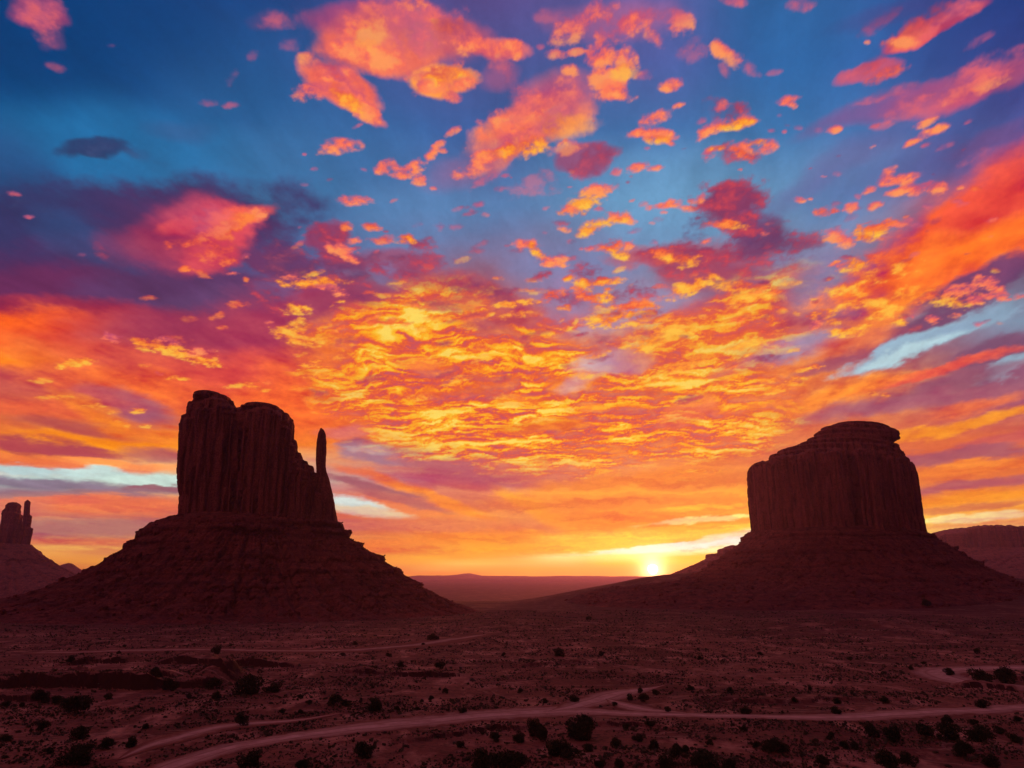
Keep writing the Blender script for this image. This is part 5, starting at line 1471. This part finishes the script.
G1 = 'dark juniper bushes dotted over the desert floor'
UNIQ = [  # px, py(base), width px, label
    (38, 703, 20, 'dark bush at the left edge, just below the dark eroded bank'),
    (56, 701, 13, 'small dark bush close right of the bush at the left edge below the bank'),
    (75, 714, 34, 'wide dark bush in the left foreground, largest on the sand below the bank'),
    (81, 739, 20, 'dark bush below the widest bush of the left foreground'),
    (75, 764, 29, 'large dark round bush nearest the bottom left corner'),
    (106, 749, 17, 'dark bush up and right of the round bush in the bottom left corner'),
    (131, 747, 17, 'greyish dark bush beside the start of the lower left track'),
    (154, 689, 18, 'left bush of the close pair at the foot of the eroded bank'),
    (168, 691, 18, 'right bush of the close pair at the foot of the eroded bank'),
    (213, 689, 21, 'dark bush alone at the bank, between the close pair and the long dense bush'),
    (251, 694, 34, 'long dense dark bush at the right end of the eroded bank'),
    (273, 692, 17, 'dark bush touching the right side of the long dense bush at the bank'),
    (334, 705, 17, 'dark bush left of the isolated round bush above the road'),
    (375, 711, 22, 'isolated round bush just above the pale road, left of centre'),
    (240, 726, 16, 'dark bush on the strip of sand between the lower left track and the road'),
    (250, 769, 25, 'dark bush at the bottom edge below the left part of the road'),
    (302, 770, 18, 'small dark bush at the bottom edge, next right of the one below the left road'),
    (364, 756, 24, 'dark bush alone on the red slope below the pale road'),
    (536, 737, 18, 'upright bush sticking up against the pale road near bottom centre'),
    (543, 742, 15, 'low bush at the right foot of the upright bush by the road'),
    (519, 743, 13, 'low bush at the left foot of the upright bush by the road'),
    (494, 741, 14, 'small bush above the big bottom centre thicket'),
    (482, 774, 36, 'left half of the big dark thicket at the bottom centre edge'),
    (510, 773, 40, 'right half of the big dark thicket at the bottom centre edge'),
    (582, 740, 36, 'broad dense bush just below the road junction at bottom centre'),
    (561, 757, 31, 'dense bush below left of the broad bush under the road junction'),
    (616, 748, 15, 'pale edged bush right of the broad bush under the junction'),
    (654, 750, 17, 'dark bush at the left of the pair on the bottom slope right of centre'),
    (676, 757, 19, 'dark bush at the right of the pair on the bottom slope right of centre'),
    (665, 771, 22, 'dim bush at the bottom edge under the pair right of centre'),
    (705, 771, 38, 'wide low dark bush cut by the bottom edge, right of centre'),
    (730, 771, 17, 'narrow bush cut by the bottom edge beside the wide low one'),
    (776, 752, 25, 'dark bush on the pale sandy fan right of centre'),
    (757, 748, 11, 'small bush touching the left of the bush on the sandy fan'),
    (746, 714, 13, 'round bush just above the road, alone right of centre'),
    (873, 738, 21, 'leftmost bush of the row along the lower right roadside'),
    (895, 742, 23, 'second bush from the left in the row along the lower right roadside'),
    (925, 737, 23, 'third bush from the left in the row along the lower right roadside'),
    (954, 740, 27, 'fourth and widest bush in the row along the lower right roadside'),
    (981, 741, 26, 'fifth and rightmost bush in the row along the lower right roadside'),
    (964, 757, 22, 'dark bush below the right end of the roadside row'),
    (992, 767, 18, 'dark bush nearest the bottom right corner'),
    (887, 771, 30, 'large dim bush cut by the bottom edge below the roadside row'),
    (908, 766, 20, 'dim bush up against the large one at the bottom edge below the roadside row'),
    (823, 766, 18, 'dark bush near the bottom edge below the sandy fan'),
    (951, 675, 12, 'small bush inside the bend of the right hand track'),
    (982, 683, 24, 'left of two dark bushes enclosed by the loop of the right hand track'),
    (1006, 683, 26, 'right of two dark bushes enclosed by the loop of the right hand track'),
    (70, 665, 12, 'small bush alone above the dark bank at far left'),
    (118, 656, 8, 'tiny bush on the flat beyond the bank, second from the left'),
    (217, 654, 13, 'small double crowned bush on the flat beyond the bank'),
    (440, 669, 14, 'low bush on the scrub plain left of centre'),
    (558, 656, 13, 'round bush alone in the middle of the scrub plain'),
    (433, 640, 12, 'low flat bush at the far track below the left butte slope'),
    (927, 610, 12, 'low dark bush far out below the drum butte slope'),
]
for (x, y, w, lb) in UNIQ:
    juniper(x, y, w, lb, G1, 1.5 if 'upright' in lb else 1.0)

SMALL = [(108, 699, 12), (189, 699, 9), (217, 699, 12), (90, 749, 10), (50, 753, 11), (5, 741, 12), (43, 730, 14), (282, 713, 8), (300, 714, 8), (146, 729, 9), (309, 704, 9), (300, 698, 7),
         (5, 706, 10), (22, 707, 8), (355, 645, 8), (388, 657, 8), (401, 667, 9), (423, 645, 5), (343, 656, 6), (345, 706, 12), (397, 711, 8), (417, 710, 7), (504, 656, 6), (601, 656, 8),
         (589, 620, 8), (460, 747, 11), (463, 713, 9), (431, 700, 7), (574, 702, 12), (645, 702, 14), (667, 712, 8), (650, 727, 12), (626, 729, 9), (639, 741, 13), (620, 769, 14), (836, 714, 14),
         (795, 703, 10), (838, 704, 10), (885, 703, 12), (981, 708, 16), (999, 733, 12), (845, 749, 12), (855, 749, 12), (831, 739, 12), (947, 723, 14), (974, 725, 12), (976, 653, 8),
         (924, 664, 6), (911, 670, 7), (744, 731, 10), (685, 754, 14), (710, 745, 9), (600, 768, 14), (590, 752, 14), (1015, 742, 14), (1018, 722, 10), (630, 700, 12), (640, 693, 9), (655, 695, 9),
         (615, 706, 8), (125, 647, 5), (231, 646, 5), (520, 693, 8), (545, 703, 9), (445, 693, 8), (700, 660, 7), (760, 655, 8), (850, 660, 7), (690, 690, 9), (730, 694, 10), (810, 690, 8)]
for (x, y, w) in SMALL:
    if y > 725 and x < 512:
        lb, gr = 'small dark shrub on the red ground beside or below the road, left half', 'small shrubs of the left foreground'
    elif y > 725:
        lb, gr = 'small dark shrub among the larger bushes below the road, right half', 'small shrubs of the right foreground'
    elif y > 690:
        lb, gr = 'small dark shrub on the open ground just above the pale road', 'small shrubs above the road'
    else:
        lb, gr = 'tiny dark shrub scattered far out on the scrub plain', 'shrubs on the far plain'
    juniper(x, y, w, lb, gr, 0.9)

# low sagebrush: single clumps near the camera, one carpet of it farther off
_rs = np.random.RandomState(3)


def on_road(x, y, pad=1.0):
    d = np.hypot(_RP[:, 0][:, None] - x[None], _RP[:, 1][:, None] - y[None]) - _RP[:, 2][:, None]
    return d.min(0) < pad


n = 2600
az = np.radians(_rs.uniform(-38, 38, n))
rr = 160 * (330 / 160.0) ** _rs.uniform(0, 1, n)
xs, ys = rr * np.sin(az), rr * np.cos(az)
keep = ~on_road(xs, ys, 1.2) & (fbm(xs / 26, ys / 26, 8.0, 3) > 0.02)
xs, ys = xs[keep][:225], ys[keep][:225]
zs = ground_h(xs, ys)
for i, (x, y, z) in enumerate(zip(xs, ys, zs)):
    o = link('sagebrush', SAGE[i % len(SAGE)])
    s = _rp.uniform(0.6, 1.3)
    o.location = (float(x), float(y), float(z) - 0.05)
    o.scale = (s, s, s * _rp.uniform(0.6, 0.95))
    o.rotation_euler = (0, 0, _rp.uniform(0, 6.28))
    side = 'left' if x < 0 else 'right'
    if y < 205:
        lb, gr = 'knee high greyish sagebrush clump below the road in the %s foreground' % side, 'sagebrush of the %s foreground' % side
    else:
        lb, gr = 'knee high greyish sagebrush clump on the open ground above the road, %s half' % side, 'sagebrush above the road, %s half' % side
    tag(o, lb, 'shrub', gr)

n = 170000
az = np.radians(_rs.uniform(-40, 40, n))
rr = 155 * (900 / 155.0) ** (_rs.uniform(0, 1, n) ** 0.9)
xs, ys = rr * np.sin(az), rr * np.cos(az)
dn = fbm(xs / 40, ys / 25, 8.0, 4) + 0.5 * fbm(xs / 8, ys / 8, 18.0, 2)
keep = (dn > _rs.uniform(-0.22, 0.22, n) + 0.02)
xs, ys = xs[keep], ys[keep]
keep = np.ones(len(xs), bool)
for i in range(0, len(xs), 4000):
    keep[i:i + 4000] = ~on_road(xs[i:i + 4000], ys[i:i + 4000], 0.4)
xs, ys = xs[keep], ys[keep]
zs = ground_h(xs, ys)
nb = len(xs)
tv, tf = [], []
K = 6
sz = np.clip(np.exp(_rs.normal(-1.8, 0.5, nb)), 0.06, 0.6) * (1 + np.hypot(xs, ys) / 900)
V = np.zeros((nb, K, 4, 3))
for k in range(K):
    a = _rs.uniform(0, 6.28, nb)
    e = _rs.uniform(-0.9, 0.9, nb)
    ox, oy, oz = _rs.uniform(-.6, .6, nb) * sz, _rs.uniform(-.6, .6, nb) * sz, _rs.uniform(0.1, .8, nb) * sz
    c = np.stack([xs + ox, ys + oy, zs + oz], -1)
    d1 = np.stack([np.cos(a), np.sin(a), e * 0.4], -1) * (sz * 0.55)[:, None]
    d2 = np.stack([-np.sin(a) * e, np.cos(a) * e, np.ones(nb)], -1) * (sz * 0.42)[:, None]
    V[:, k, 0], V[:, k, 1], V[:, k, 2], V[:, k, 3] = c - d1 - d2 * 0.6, c + d1 * 0.7 - d2, c + d1 + d2 * 0.8, c - d1 * 0.6 + d2
V = V.reshape(-1, 3)
F = np.arange(len(V)).reshape(-1, 4)
tag(link('desert_scrub', mesh_np('desert_scrub', V, F, M_LEAF2)), kind='stuff')


# ------------------------------------------------------------------ the air
def build_haze():
    x0, x1, y0, y1, z0, z1 = -18000, 18000, -18000, 18000, -95, 352
    V = [(x, y, z) for x in (x0, x1) for y in (y0, y1) for z in (z0, z1)]
    F = [(0, 1, 3, 2), (4, 6, 7, 5), (0, 4, 5, 1), (2, 3, 7, 6), (0, 2, 6, 4), (1, 5, 7, 3)]
    m = bpy.data.materials.new('air')
    m.use_nodes = True
    nt = m.node_tree
    nt.nodes.clear()
    out = nt.nodes.new('ShaderNodeOutputMaterial')
    v = nt.nodes.new('ShaderNodeVolumePrincipled')
    v.inputs['Color'].default_value = (0.72, 0.46, 0.92, 1)
    v.inputs['Density'].default_value = HAZE
    v.inputs['Anisotropy'].default_value = 0.65
    nt.links.new(v.outputs[0], out.inputs['Volume'])
    me = mesh_np('haze', V, F, m)
    tag(link('haze', me), kind='stuff')
    SC.cycles.volume_bounces = 1


HAZE = 3.4e-5
build_haze()
